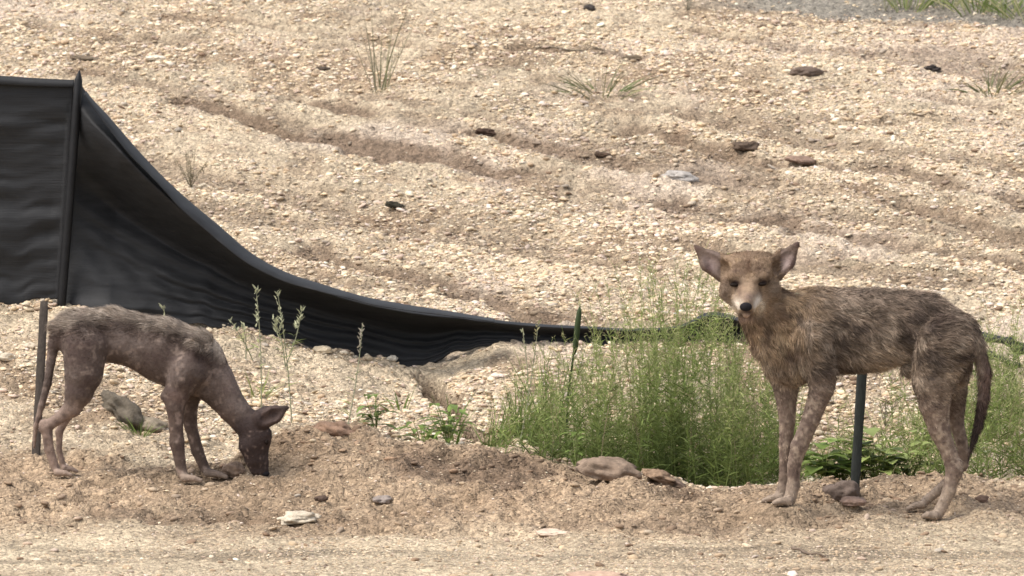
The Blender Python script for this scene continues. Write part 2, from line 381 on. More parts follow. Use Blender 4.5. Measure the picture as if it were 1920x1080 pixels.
# single rocks and clods one can point to
def rock(name, px, py, rx, rz, color, label, cat, seed, ry=None, tilt=0, rough=.28, sub=3, snap=True, Y=None):
    p = cast(px, py+rz*.6, height) if Y is None else W(px, py, Y)
    k = 1/(F/(p[1]+DC)); rx, rz = rx*k, rz*k; ry = ry*k if ry else rx*.8
    B, Fc = ICO[sub]; V = B.copy()
    nrm = 1+rough*(vn3(V+seed*7.3, 1.6, seed)+.5*vn3(V+seed, 3.7, seed+1)+.3*vn3(V, 8.1, seed+2))
    V = V*nrm[:, None]; V[:, 2] = np.maximum(V[:, 2], -.55)
    V = V*np.array((rx, ry, rz))
    c, s = math.cos(tilt), math.sin(tilt); V = np.stack([V[:, 0]*c-V[:, 2]*s, V[:, 1], V[:, 0]*s+V[:, 2]*c], -1)
    V = V+p+np.array((0, 0, rz*.35 if Y is None else 0))
    cv = np.array(color)*(1+.18*vn3(V, 45, seed)[:, None]+.12*vn3(V, 120, seed+3)[:, None])
    o = mesh(name, V, Fc, M_rock, col=np.clip(cv, .01, .9)); tag(o, label, cat, 'loose stones and clods on the ground'); return o
BR = (.11, .075, .05); GY = (.26, .225, .195); PALE = (.50, .43, .33)
rock('rock', 1145, 884, 62, 25, (.225, .165, .12), 'long low grey rock half buried on the bank by the weeds', 'rock', 3, ry=50, tilt=-.15, Y=.24)
rock('rock', 1235, 890, 30, 12, (.24, .165, .11), 'brown rock at the right end of the long low grey rock', 'rock', 45, ry=30, tilt=-.3)
rock('rock', 562, 970, 34, 12, PALE, 'white jagged rock lying at the road edge below the small coyote', 'rock', 4, tilt=.1, rough=.4)
rock('rock', 1583, 920, 34, 22, (.14, .105, .085), 'dark grey lump of rock at the foot of the green stake', 'rock', 5, ry=30)
rock('rock', 1600, 938, 22, 10, (.22, .15, .115), 'reddish brown stone in front of the dark grey lump', 'rock', 41, ry=26)
rock('soil_clod', 740, 383, 17, 8, (.035, .03, .02), 'black clod alone on pale gravel above the low fence', 'clod', 6, tilt=-.15)
rock('soil_clod', 1510, 133, 32, 11, (.13, .095, .075), 'flat brown slab far up the slope right of centre', 'clod', 7)
rock('soil_clod', 1745, 128, 18, 9, (.035, .028, .025), 'black peaked clod near the far grass tuft at right', 'clod', 8, tilt=.2, rough=.5)
rock('soil_clod', 1398, 274, 22, 11, (.10, .07, .05), 'dark jagged clod on the slope above the standing coyote head', 'clod', 9, rough=.45)
rock('soil_clod', 1505, 300, 30, 8, (.20, .135, .10), 'low brown clod right of the dark jagged clod', 'clod', 10, tilt=-.12)
rock('rock', 1275, 330, 36, 11, (.36, .33, .30), 'flat pale grey stone in the middle of the slope', 'rock', 11, tilt=-.15)
rock('soil_clod', 912, 247, 20, 8, (.05, .03, .02), 'very dark clod in the upper runnel', 'clod', 12, tilt=-.1)
rock('soil_clod', 1130, 289, 14, 6, (.07, .045, .03), 'small dark clod at the lower end of the upper runnel', 'clod', 13)
rock('soil_clod', 628, 803, 38, 16, (.22, .14, .095), 'brown clod in the hollow between the small coyote and the weeds', 'clod', 14, tilt=-.25)
rock('soil_clod', 603, 934, 12, 7, (.09, .06, .045), 'small round dark clod on the road left of the grey pebble', 'clod', 15)
rock('rock', 715, 935, 18, 9, (.25, .21, .185), 'small grey pebble on the road right of the dark clod', 'rock', 16)
rock('rock', 232, 768, 52, 24, (.12, .10, .075), 'large dark grey boulder seen under the belly of the small coyote', 'rock', 17, ry=45, tilt=-.6, rough=.35)
rock('rock', 290, 797, 32, 17, (.23, .19, .14), 'grey boulder just right of the large dark one under the belly', 'rock', 18, ry=30, tilt=-.3)
rock('rock', 12, 668, 16, 10, PALE, 'pale stone left of the brown stake on the bank', 'rock', 19)
rock('rock', 55, 648, 13, 9, (.55, .46, .35), 'cream stone touching the brown stake', 'rock', 20)
rock('rock', 735, 671, 10, 7, (.66, .60, .50), 'small white stone at the lip of the dark hole under the fence', 'rock', 21)
rock('soil_clod', 440, 880, 26, 17, (.25, .175, .125), 'brown clod just behind the muzzle of the small coyote', 'clod', 22, ry=22)
rock('soil_clod', 1240, 895, 26, 12, (.24, .16, .105), 'brown crumbly clod on the crest of the bank', 'clod', 23, tilt=-.5)
rock('rock', 1270, 905, 24, 7, (.18, .13, .10), 'dark thin flat stone slanting down the bank', 'rock', 24, tilt=-.55)
rock('rock', 1840, 935, 14, 8, (.17, .11, .08), 'dark reddish stone at the right behind the hind paws', 'rock', 25)
rock('rock', 1035, 998, 34, 7, (.55, .43, .33), 'flat pinkish slab on the road below the bank', 'rock', 26)
rock('rock', 605, 655, 16, 9, (.6, .5, .36), 'pale stone below the middle of the black fence', 'rock', 28)
rock('rock', 290, 108, 18, 6, (.66, .58, .46), 'pale flat stone above the fence post', 'rock', 29)
rock('soil_clod', 160, 108, 30, 5, (.13, .10, .07), 'thin dark crust far up at the left', 'clod', 30, tilt=-.1)
rock('soil_clod', 606, 128, 13, 4, (.08, .06, .045), 'small dark chip far up left of the tall dry grass', 'clod', 31)
rock('soil_clod', 1105, 14, 10, 8, (.06, .05, .045), 'dark nub on the far edge of the slope', 'clod', 32)
rock('soil_clod', 1190, 108, 22, 5, (.12, .09, .06), 'flat dark chip behind the middle grass tuft', 'clod', 33)
rock('rock', 1120, 1078, 60, 7, (.42, .29, .21), 'reddish slab at the very front of the road', 'rock', 34)

def tube(pts, rad, n=6):
    pts = np.asarray(pts, float); k = len(pts); rad = np.broadcast_to(rad, (k,))
    T = np.gradient(pts, axis=0); T /= np.linalg.norm(T, axis=1)[:, None]+1e-9
    ref = np.array((.13, .9, .2)) if abs(T[0][2]) > .6 else np.array((0, 0.1, 1.))
    U = np.cross(T, ref); U /= np.linalg.norm(U, axis=1)[:, None]+1e-9; Vv = np.cross(T, U)
    a = np.linspace(0, 2*np.pi, n, endpoint=False)
    P = pts[:, None]+rad[:, None, None]*(np.cos(a)[None, :, None]*U[:, None]+np.sin(a)[None, :, None]*Vv[:, None])
    P = P.reshape(-1, 3); Fq = grid_faces(k, n, True)
    c0 = len(P); P = np.vstack([P, pts[0], pts[-1]]); j = np.arange(n); j2 = (j+1) % n
    F3 = np.concatenate([np.stack([np.full(n, c0), j, j2], -1), np.stack([np.full(n, c0+1), (k-1)*n+j2, (k-1)*n+j], -1)])
    return P, Fq, F3
def stick(pp, r_px, color, label, seed):
    ps = [cast(a, b, height) for a, b in pp]; k = 1/(F/(ps[0][1]+DC))
    t = np.linspace(0, len(ps)-1, 14); pts = np.stack([np.interp(t, range(len(ps)), [p[i] for p in ps]) for i in range(3)], -1)
    pts[:, 2] = height(pts[:, 0], pts[:, 1], True)+.006+.003*vn2(t*3, t*0+seed, seed)
    P, Fq, F3 = tube(pts, r_px*k*(1-.5*np.linspace(0, 1, 14)), 6)
    o = mesh('stick', P, [Fq, F3], M_rock, col=np.tile(color, (len(P), 1))); tag(o, label, 'stick', 'sticks on the slope')
stick([(1005, 94), (1060, 97), (1130, 98)], 2.2, (.22, .18, .13), 'long thin stick lying behind the middle grass tuft', 1)
stick([(1680, 216), (1720, 218), (1760, 219)], 2.2, (.17, .13, .09), 'thin dark stick below the black clod at right', 2)
stick([(1500, 155), (1530, 152), (1555, 148)], 1.6, (.25, .2, .15), 'thin pale stick below the flat brown slab', 3)
stick([(1485, 1034), (1520, 1042), (1548, 1046)], 3, (.16, .12, .09), 'short dark stick on the road below the standing coyote', 4)
stick([(1420, 52), (1450, 50), (1488, 48)], 2.4, (.2, .15, .11), 'thin brown stick near the top edge of the slope', 5)

# ------------------------------------------------------------------ silt fence
def spl(x, xs, ys):
    """monotone-ish smooth interpolation"""
    xs = np.array(xs, float); ys = np.array(ys, float); d = np.gradient(ys, xs)
    i = np.clip(np.searchsorted(xs, x)-1, 0, len(xs)-2); h = xs[i+1]-xs[i]; t = np.clip((x-xs[i])/h, 0, 1)
    return (2*t**3-3*t**2+1)*ys[i]+(t**3-2*t**2+t)*h*d[i]+(-2*t**3+3*t**2)*ys[i+1]+(t**3-t**2)*h*d[i+1]
def solid(o, t):
    m = o.modifiers.new('thickness', 'SOLIDIFY'); m.thickness = t; m.offset = 0
fence = empty('silt_fence', W(115, 575, 2.05))
tag(fence, 'black plastic silt fence sagging from its post down to the gravel', 'fence')
# taut left panel
u = np.linspace(-330, 139, 190); t = np.linspace(0, 1, 120); U, T = np.meshgrid(u, t, indexing='ij')
top = spl(U, [-400, -330, 0, 60, 139], [146, 144, 142, 146, 150]); bot = spl(U, [-400, -330, 0, 60, 120, 139], [600, 595, 577, 570, 562, 560])+7*vn2(U/40, U*0, 4)
PX = U-27*T*(U/139.).clip(0, 1); PY = top+(bot-top)*T
dep = .009*fbm(T*9+U*.0012, U*.004, 61, 3)+.006*np.sin(T*26+.012*U+2*vn2(U/90, T*4, 62))*(.3+.7*vn2(U*.01, T*3, 64)**2)+.02*vn2(T*3, U*.003, 63)
dep = dep*sstep(139, 105, U)*.55+dep*.45*(U < 130)
dep = dep*np.clip(T*8, .1, 1)
P = WA(PX, PY, 2.0+dep-.02*T)
o = mesh('fabric_panel', P.reshape(-1, 3), grid_faces(190, 120), M_fabric, fence); solid(o, .0015)
# thin hem along the top of the left panel
HP = np.stack([WA(u, spl(u, [-400, -330, 0, 60, 139], [146, 144, 142, 146, 150]), 1.996), WA(u, spl(u, [-400, -330, 0, 60, 139], [164, 162, 158, 161, 163]), 1.985)], 1)
o = mesh('hem', HP.reshape(-1, 3), grid_faces(190, 2), M_hem, fence); solid(o, .002)
# sagging panel
tx = [146, 165, 205, 255, 300, 350, 410, 470, 530, 600, 690, 760, 850, 930, 1000, 1100, 1200, 1290, 1320, 1400, 1500, 1700, 1835, 1880, 1960, 2100]
ty = [150, 178, 222, 280, 328, 375, 425, 476, 510, 534, 560, 573, 587, 600, 607, 612, 616, 604, 588, 598, 610, 618, 624, 634, 652, 660]
bx = [118, 160, 250, 330, 420, 520, 600, 660, 720, 790, 836, 900, 1000, 1100, 1250, 1400, 1600, 1835, 1960, 2100]
by = [570, 578, 592, 603, 613, 632, 653, 668, 682, 692, 668, 651, 652, 652, 655, 660, 664, 652, 675, 690]  # dips lower mid-span: black fabric stands in for the shaded pocket below
s = np.linspace(0, 1, 520); t = np.linspace(0, 1, 90); S, T = np.meshgrid(s, t, indexing='ij')
UT = 146+(2100-146)*S; UB = 118+(2100-118)*S
PX = UT*(1-T)+UB*T; PYt = spl(UT, tx, ty); PYb = spl(UB, bx, by)+3*vn2(UB/25, UB*0, 41)
PY = PYt+(PYb-PYt)*T
hgt = np.clip((PYb-PYt)/400, .02, 1)
# depth profile: hem band faces up, then an overhang tucked under, then a long face leaning back
tb = np.clip(.13+.0*S, 0, 1)
prof = np.where(T < .10, -.20*(T/.10), -.20+.31*sstep(.08, .44, T))
prof = np.where(T > .44, .11-.24*(T-.44)/.56, prof)
amp = hgt*np.interp(UT, [146, 180, 230, 330, 600, 1000, 2100], [.15, .55, 1.0, 1.1, 1.1, 1.6, 1.8])
wr = .0075*np.sin(T*44+S*14+3*vn2(S*7, T*3, 71))*sstep(.35, .7, T)+.006*fbm(T*9+S*4, S*7, 72, 3)*np.clip(T*5, .1, 1)+.002*np.sin((T*1.2-S*9)*22+2*vn2(S*12, T*5, 73))*sstep(.5, .75, T)*(1-sstep(.15, .3, S))
Yb = np.interp(UT, [146, 600, 1000, 1500, 2100], [2.0, 2.02, 2.1, 2.2, 2.2])
P = WA(PX, PY, Yb+prof*amp*.9+wr*np.clip(hgt*2.2, .12, 1)*(1-.8*sstep(.03, 0, S)))
o = mesh('fabric_panel', P.reshape(-1, 3), grid_faces(520, 90), M_fabric, fence); solid(o, .0015)
o['label'] = 'slack fabric panel sagging to the ground'
# folded flap of fabric along the sagging edge (light grey strip)
s2 = np.linspace(.008, .40, 260); t2 = np.linspace(0, 1, 8); S2, T2 = np.meshgrid(s2, t2, indexing='ij')
U2 = 146+(2100-146)*S2; wpx = np.interp(U2, [146, 200, 300, 420, 520, 650, 930], [3, 13, 18, 21, 16, 11, 6])*(1+.2*vn2(U2/60, U2*0, 88))
dxx = np.gradient(spl(U2[:, 0], tx, ty), U2[:, 0])[:, None]; nn = np.sqrt(1+dxx**2)
PX2 = U2-(dxx/nn)*wpx*T2*.9; PY2 = spl(U2, tx, ty)-2+wpx*T2/nn*1.05
P = WA(PX2, PY2, 1.955-.10*T2+.006*vn2(S2*60, T2*2, 77)-.02*np.sin(T2*3.1))
o = mesh('hem', P.reshape(-1, 3), grid_faces(260, 8), M_hem, fence); solid(o, .002)
# post with fabric wrapped round it, pointed at the top
pts = [W(149, 132, 1.97), W(147, 150, 1.965), W(143, 210, 1.96), W(134, 330, 1.955), W(124, 460, 1.95), W(116, 560, 1.95), W(113, 600, 1.95)]
P, Fq, F3 = tube(pts, np.array([.002, .012, .0135, .0135, .0135, .0135, .0135]), 8)
mesh('post', P, [Fq, F3], M_black, fence)
# loose black strips where the fence runs out on the right
def strip(pts, w, name='loose_strip'):
    k = np.linspace(0, len(pts)-1, 40); pts = np.array([W(*p) for p in pts]); q = np.stack([spl(k, range(len(pts)), pts[:, i]) for i in range(3)], -1)
    P, Fq, F3 = tube(q, w*(1+.25*vn2(k*1.7, k*0, 5)), 8); return mesh(name, P, [Fq, F3], M_fabric, fence)
strip([(1790, 622, 2.1), (1835, 632, 2.05), (1870, 636, 2.0), (1895, 642, 1.98), (1908, 655, 1.97), (1960, 650, 1.97)], .014)
strip([(1800, 655, 1.95), (1850, 664, 1.92), (1880, 674, 1.9), (1912, 688, 1.88)], .010)

def stake(pts, wpx, mat, label, top_dark=False):
    a, b = np.array(W(*pts[0])), np.array(W(*pts[1])); b[2] = min(b[2], height(b[0], b[1])-.03)
    d = (b-a); L = np.linalg.norm(d); d /= L; k = wpx/720
    x = np.cross(d, (0, 1, 0)); x /= np.linalg.norm(x); y = np.cross(d, x)
    r = empty('stake', b); tag(r, label, 'stake', 'wooden stakes in the ground')
    # squared shaft with chamfered corners and slight roughness
    ring = np.array([(1, .7), (.7, 1), (-.7, 1), (-1, .7), (-1, -.7), (-.7, -1), (.7, -1), (1, -.7)])
    tt = np.linspace(0, 1, 24); P = []
    for q in tt:
        s_ = (1+.06*vn2(np.array([q*9]), np.array([wpx*1.]), 3)[0]); sc_ = 1 if q > .01 else .93
        for rx, ry in ring: P.append(a+d*L*q+x*rx*k/2*s_*sc_+y*ry*k*.35*s_*sc_)
    P = np.array(P); Fq = grid_faces(24, 8, True); P = np.vstack([P, a]); j = np.arange(8)
    F3 = np.stack([np.full(8, len(P)-1), j, (j+1) % 8], -1)
    mesh('shaft', P, [Fq, F3], mat, r)
    nl = [W(pts[0][0], pts[0][1]+14, pts[0][2]-.012), W(pts[0][0]+wpx*.9, pts[0][1]+12, pts[0][2]-.006)]
    P, Fq, F3 = tube(nl, .0022, 6); mesh('nail', P, [Fq, F3], mat, r)
stake([(83, 566, .62), (66, 845, .42)], 16, M_wood, 'brown wooden stake behind the tail of the small coyote')
stake([(1622, 610, .18), (1601, 915, .12)], 18, M_post, 'dark green stake behind the belly of the standing coyote')

# ------------------------------------------------------------------ plants
class Leafs:
    def __init__(s): s.V = []; s.F = []; s.C = []; s.n = 0
    def blade(s, p0, d0, L, wdt, bend, col, seg=3, rs=None, droop=None):
        """tapered ribbon"""
        r = rs; d = np.array(d0, float); d /= np.linalg.norm(d); p = np.array(p0, float)
        side = np.cross(d, r.normal(size=3)); side /= np.linalg.norm(side)+1e-9
        g = np.array((0, 0, -1.)) if droop is None else droop
        rows = []
        for i in range(seg+1):
            f = i/seg; w_ = wdt*(1-f)**.7*(.6+.4*min(1, f*4)) if i < seg else wdt*.06
            rows += [p-side*w_/2, p+side*w_/2]
            d = d+g*bend/seg; d /= np.linalg.norm(d); p = p+d*L/seg
        s.V += rows; s.C += [np.array(col)]*len(rows)
        for i in range(seg):
            a = s.n+2*i; s.F.append((a, a+1, a+3, a+2))
        s.n += len(rows); return p
    def add(s, P, Fq, col):
        s.V += list(P); s.C += [np.array(col)]*len(P); s.F += [tuple(q+s.n for q in f) for f in Fq]; s.n += len(P)
    def path(s, pts, r0, r1, col, n=3):
        P, Fq, _ = tube(pts, np.linspace(r0, r1, len(pts)), n); P = P[:len(pts)*n]; s.add(P, Fq, col)
    def build(s, name, mat, parent=None, smooth=True):
        return mesh(name, np.array(s.V), np.array(s.F), mat, parent, col=np.clip(np.array(s.C), .01, .9), smooth=smooth)

def gz(x, y): return float(height(np.array([x]), np.array([y]))[0])
G_DK = np.array((.125, .165, .05)); G_MD = np.array((.17, .24, .06)); G_LT = np.array((.31, .37, .125)); G_YL = np.array((.50, .46, .25)); G_PALE = np.array((.45, .46, .30))

def weed(lf, x, y, H, rs, green=1., leafy=1.):
    z = gz(x, y)-.01; lean = rs.normal(0, .17, 2); n = 9; tt = np.linspace(0, 1, n)
    pts = np.stack([x+lean[0]*H*tt**1.5+.006*np.sin(tt*5+rs.random()*6), y+lean[1]*H*tt**1.5, z+H*tt], -1)
    hue = rs.random(); base = G_MD*(1-hue)+G_LT*hue; leafy = leafy*(.5+.9*rs.random())
    if rs.random() < .13: base = np.array((.40, .33, .20)); leafy *= .35
    lf.path(pts, .0012, .0005, base*.9)
    nl = int(H*160*leafy)
    for k in range(nl):
        f = rs.random()**1.15; i = f*(n-1); a = int(min(i, n-2)); p = pts[a]+(pts[a+1]-pts[a])*(i-a)
        an = rs.random()*6.283; up = .25+1.3*rs.random()
        d = (math.cos(an), math.sin(an), up)
        c = (G_DK*(1-f)+base*f) if f < .6 else base*(1-(f-.6)*1.6)+(G_YL if rs.random() < .75 else G_LT)*((f-.6)*1.6)
        c = c*(.45+.95*rs.random())*np.array((.98, 1., .9))
        L = (.058-.042*f)*(.5+.9*rs.random())
        lf.blade(p, d, L, .0028+.0030*rs.random()*(1-f), .8*rs.random(), c, 2, rs)
    # side twigs with tiny seed flecks near the top
    for k in range(int(6*H/.4)):
        f = .5+.5*rs.random(); i = f*(n-1); a = int(min(i, n-2)); p = pts[a]+(pts[a+1]-pts[a])*(i-a)
        an = rs.random()*6.283; d = np.array((math.cos(an)*.55, math.sin(an)*.55, 1)); q = p+d*.07*rs.random()
        lf.path(np.array([p, (p+q)/2+[0, 0, -.002], q]), .0007, .0004, G_LT)
        for m in range(4):
            lf.blade(p+(q-p)*(.3+.7*m/3), rs.normal(size=3)+[0, 0, 1], .007+.006*rs.random(), .0025, .1, G_YL*(.7+.5*rs.random()), 1, rs)

rs = np.random.default_rng(11)
def patch(label, n, pxr, Yr, Hf, dens, seed, leafy=1.):
    lf = Leafs(); r = np.random.default_rng(seed); k = 0
    while k < n:
        Y = r.uniform(*Yr); px = r.uniform(*pxr)
        if r.random() > dens(px, Y): continue
        k += 1; x = (px-960)/F*(Y+DC); weed(lf, x, Y, Hf(px, Y)*(.35+.85*r.random()**1.4), r, leafy=leafy)
    o = lf.build('weed_patch', M_plant); tag(o, label, 'weeds', None, 'stuff')
patch('dense feathery green weeds growing in the ditch left of the standing coyote', 470, (900, 1500), (.42, 1.35),
      lambda p, Y: np.interp(p, [900, 980, 1080, 1180, 1280, 1400, 1500], [.10, .20, .34, .46, .54, .42, .22]),
      lambda p, Y: np.interp(p, [900, 985, 1060, 1150, 1330, 1420, 1500], [.12, .35, .6, .9, 1, .8, .25])*np.interp(Y, [.42, .5, .9, 1.35], [.8, 1, .7, .3]), 31)
patch('sparser yellowish weeds behind the tail of the standing coyote', 430, (1660, 2120), (.3, 1.6),
      lambda p, Y: np.interp(p, [1620, 1760, 1850, 2000], [.16, .21, .30, .33]), lambda p, Y: np.interp(p, [1660, 1770, 1850, 2100], [.4, .7, 1, 1]), 32, .8)
patch('low fine weeds around the foot of the green stake', 120, (1490, 1775), (.3, 1.2),
      lambda p, Y: np.interp(p, [1490, 1560, 1640, 1780], [.12, .13, .16, .2]), lambda p, Y: 1, 33, 1.)

def grass_tuft(name, px, py, n, Hm, spread, cols, label, seed, cat='grass', wdt=.004, lean=(0, 0), group='grass tufts'):
    b = cast(px, py, height); r = np.random.default_rng(seed); lf = Leafs()
    for k in range(n):
        a = r.random()*6.283; q = r.random()**.6
        x = b[0]+math.cos(a)*spread*.35*q; y = b[1]+math.sin(a)*spread*.3*q
        d = (math.cos(a)*spread*q*2.2/Hm*.5+lean[0]+.2*r.normal(), math.sin(a)*spread*q/Hm*.5+lean[1], 1)
        lf.blade((x, y, gz(x, y)-.004), d, Hm*(.5+.6*r.random()), wdt*(.6+.6*r.random()), .1+.7*r.random(), cols[r.integers(len(cols))]*(.7+.5*r.random()), 5, r)
    o = lf.build(name, M_plant); tag(o, label, cat, group); return o
GG = [G_DK, G_MD, G_MD*.9, G_LT*.8]; GD = [G_MD*.6+.03, np.array((.2, .19, .11)), np.array((.27, .25, .13)), np.array((.17, .17, .08))]
grass_tuft('grass_tuft', 930, 838, 60, .17, .12, GG, 'bluish green grass tuft at the left foot of the weeds', 51, wdt=.006, lean=(.25, 0))
grass_tuft('grass_tuft', 985, 820, 60, .20, .10, GG, 'long bladed grass tuft leaning into the weeds', 52, wdt=.006, lean=(.4, 0))
grass_tuft('grass_tuft', 1030, 810, 40, .25, .09, GG, 'tall grass tuft around the foot of the dark blade', 58, wdt=.006, lean=(.1, 0))
grass_tuft('grass_tuft', 848, 828, 16, .15, .06, GG, 'few upright green blades left of the bluish green tuft', 66, wdt=.007, lean=(.1, 0))
grass_tuft('grass_tuft', 745, 770, 9, .09, .08, GG, 'sparse arching blades in the gravel below the fence', 67, wdt=.008, lean=(-.3, 0))
grass_tuft('grass_tuft', 1130, 178, 42, .15, .34, GD, 'sprawling dull green grass tuft far up in the middle of the slope', 53, wdt=.008)
grass_tuft('grass_tuft', 1862, 174, 38, .13, .26, GD, 'dull green grass tuft far up at the right edge of the slope', 54, wdt=.008)
grass_tuft('grass_tuft', 715, 170, 16, .32, .08, [np.array((.28, .26, .17)), np.array((.22, .22, .12))], 'tall wispy dry grass high on the slope left of centre', 55, wdt=.006)
grass_tuft('grass_tuft', 262, 818, 26, .07, .06, GG, 'small green tuft by the boulders under the small coyote', 56, wdt=.004)
grass_tuft('grass_tuft', 480, 745, 30, .09, .12, [G_LT*.8, G_YL*.8], 'low pale tuft behind the neck of the small coyote', 57, wdt=.004)
for i, (a, b, h_) in enumerate([(1700, 18, .2), (1770, 12, .26), (1830, 20, .18), (1890, 26, .2), (1930, 30, .2)]):
    grass_tuft('grass_tuft', a, b, 50, h_*1.3, .25, [G_MD, G_LT, np.array((.3, .32, .16)), G_PALE, G_YL],
               ['farthest clump left of the bright green one at the top right', 'bright green clump at the top right edge', 'clump right of the bright green one at the top', 'green clump near the top right corner', 'clump at the extreme top right corner'][i], 60+i, wdt=.007)

def broad_plant(px, py, Y, n, Hm, Lf, wf, label, seed, col=G_MD, spread=.08):
    r = np.random.default_rng(seed); b = W(px, py, Y); root = empty('broadleaf_plant', (b[0], Y, gz(b[0], Y)))
    tag(root, label, 'plant', 'broadleaf weeds'); st = Leafs(); lf = Leafs()
    for k in range(n):
        a = r.random()*6.283; rad = spread*r.random(); H = Hm*(.35+.65*r.random())
        p0 = np.array(root.location); p1 = p0+[math.cos(a)*rad*1.2, math.sin(a)*rad, H]
        st.path(np.array([p0, (p0+p1)/2+[0, 0, H*.1], p1]), .0018, .0009, G_LT*.9)
        for m in range(3):
            an = a+r.normal()*1.0; d = np.array((math.cos(an), math.sin(an), .35+.5*r.random())); d /= np.linalg.norm(d)
            sd = np.cross(d, (0, 0, 1)); sd /= np.linalg.norm(sd); L = Lf*(.6+.6*r.random()); w_ = wf*(.7+.5*r.random())
            q0 = p0+(p1-p0)*(.45+.27*m); c = col*(.7+.6*r.random()); rows = []
            for i in range(6):
                f = i/5; ww = w_*math.sin(math.pi*min(1, f*.93+.07))**.8*(1+.25*(i % 2))
                cc = q0+d*L*f+np.array((0, 0, -L*.55*f*f)); rows += [cc-sd*ww/2, cc+np.array((0, 0, -.12*ww)), cc+sd*ww/2]
            lf.add(np.array(rows), grid_faces(6, 3), c)
    st.build('stem', M_plant, root); lf.build('foliage', M_plant, root)
broad_plant(1545, 905, .35, 12, .12, 0.075, .042, 'low dark leafy weed right behind the front leg of the standing coyote', 71, G_MD)
broad_plant(1580, 880, .45, 12, .16, 0.08, .05, 'broad leaved weed just left of the green stake', 72, G_LT*.75)
broad_plant(1640, 900, .4, 14, .13, 0.075, .045, 'bright broad leaved weed just right of the green stake', 73, G_LT)
broad_plant(1700, 890, .45, 10, .14, 0.07, .035, 'leafy weed between the stake and the hind legs', 74, G_LT*.8)
broad_plant(840, 830, .75, 9, .13, .07, .018, 'narrow leaved weed left of the grass tufts on the slope', 75, G_MD, .04)
broad_plant(790, 800, .8, 7, .08, .07, .018, 'small drooping weed in the middle of the gravel slope', 76, G_MD, .05)
broad_plant(705, 790, .85, 8, .11, .07, .017, 'small weed nearest to the seed stalk below the fence', 77, G_DK*1.3, .05)
broad_plant(872, 740, 1.2, 4, .05, .03, .012, 'tiny green weed beside the ditch edge', 78, G_MD, .03)
broad_plant(1080, 870, .42, 6, .10, .05, .012, 'narrow leaved weed behind the long grey rock', 79, G_MD, .05)

def seed_stalk(px0, py0, px1, py1, Y, label, seed, sn=26, col=G_PALE, branches=((1.0, 0),)):
    r = np.random.default_rng(seed); b = W(px0, py0, Y); b[2] = gz(b[0], Y)-.01; tpt = W(px1, py1, Y)
    root = empty('seed_stalk', b); tag(root, label, 'weed', 'tall weeds with seed heads'); st = Leafs(); hd = Leafs()
    for fr, off in branches:
        tt = np.linspace(0, 1, 8); e = b+(tpt-b)*fr+np.array((off/720, 0, 0)); s0 = b if off == 0 else b+(tpt-b)*.45
        pts = s0+(e-s0)*tt[:, None]; pts[:, 0] += .006*np.sin(tt*3.1)
        st.path(pts, .0024, .0012, G_PALE*.6)
        for k in range(sn):
            f = 1-.30*r.random()**1.2/fr; p = s0+(e-s0)*f; a = r.random()*6.283
            hd.blade(p+r.normal(size=3)*.0025, (math.cos(a), math.sin(a), 1.4), .012+.006*r.random(), .0065, .3, col*(.75+.5*r.random()), 2, r)
        for k in range(10):
            f = .15+.5*r.random(); p = s0+(e-s0)*f; a = r.random()*6.283
            st.blade(p, (math.cos(a), math.sin(a), .8), .03+.015*r.random(), .003, .6, G_LT*(.7+.4*r.random()), 3, r)
        hd.build('seed_head', M_plant, root); hd = Leafs()
    st.build('stem', M_dry, root)
seed_stalk(490, 735, 480, 540, 1.0, 'pale seed stalk rising just left of the forked one before the fence', 81)
seed_stalk(548, 790, 520, 545, .9, 'forked pale seed stalk rising right of centre of the black panel', 82, branches=((1.0, 0), (.87, 45), (.8, -12)))
seed_stalk(650, 785, 680, 605, .95, 'thin brownish seed stalk standing by itself before the low fence', 83, 16, np.array((.42, .38, .30)))
seed_stalk(478, 640, 430, 598, 1.6, 'short seed stalk peeping over the bank edge below the fence', 84, 10)
seed_stalk(312, 640, 306, 575, 1.6, 'short pale seed head above the back of the small coyote', 85, 8)
seed_stalk(460, 640, 455, 606, 1.6, 'tiny seed head at the fence bottom left of the tall stalks', 86, 8)
seed_stalk(990, 700, 980, 620, 1.5, 'pale seed stalk before the low fence left of the dark blade', 87, 14)
seed_stalk(965, 810, 1010, 600, 1.0, 'leaning pale seed stalk at the left rim of the weeds', 88, 22, G_YL*.9)
# dark upright seed head
root = empty('cattail_stalk', W(1058, 800, .8)); root.location.z = gz(root.location.x, .8); tag(root, 'single dark green upright spike standing above the left weeds', 'weed')
lf = Leafs(); pts = np.array([np.array(root.location), W(1065, 740, .8), W(1076, 660, .8), W(1080, 640, .8)]); lf.path(pts, .003, .003, np.array((.05, .075, .03)), 6); lf.build('stem', M_plant, root)
P, Fq, F3 = tube([W(1077, 665, .8), W(1079, 650, .8), W(1083, 610, .8), W(1086, 585, .8), W(1087, 574, .8)], np.array([.003, .0075, .0085, .007, .001]), 8)
mesh('spike', P, [Fq, F3], M_plant, root, col=np.tile((.06, .085, .035), (len(P), 1)))
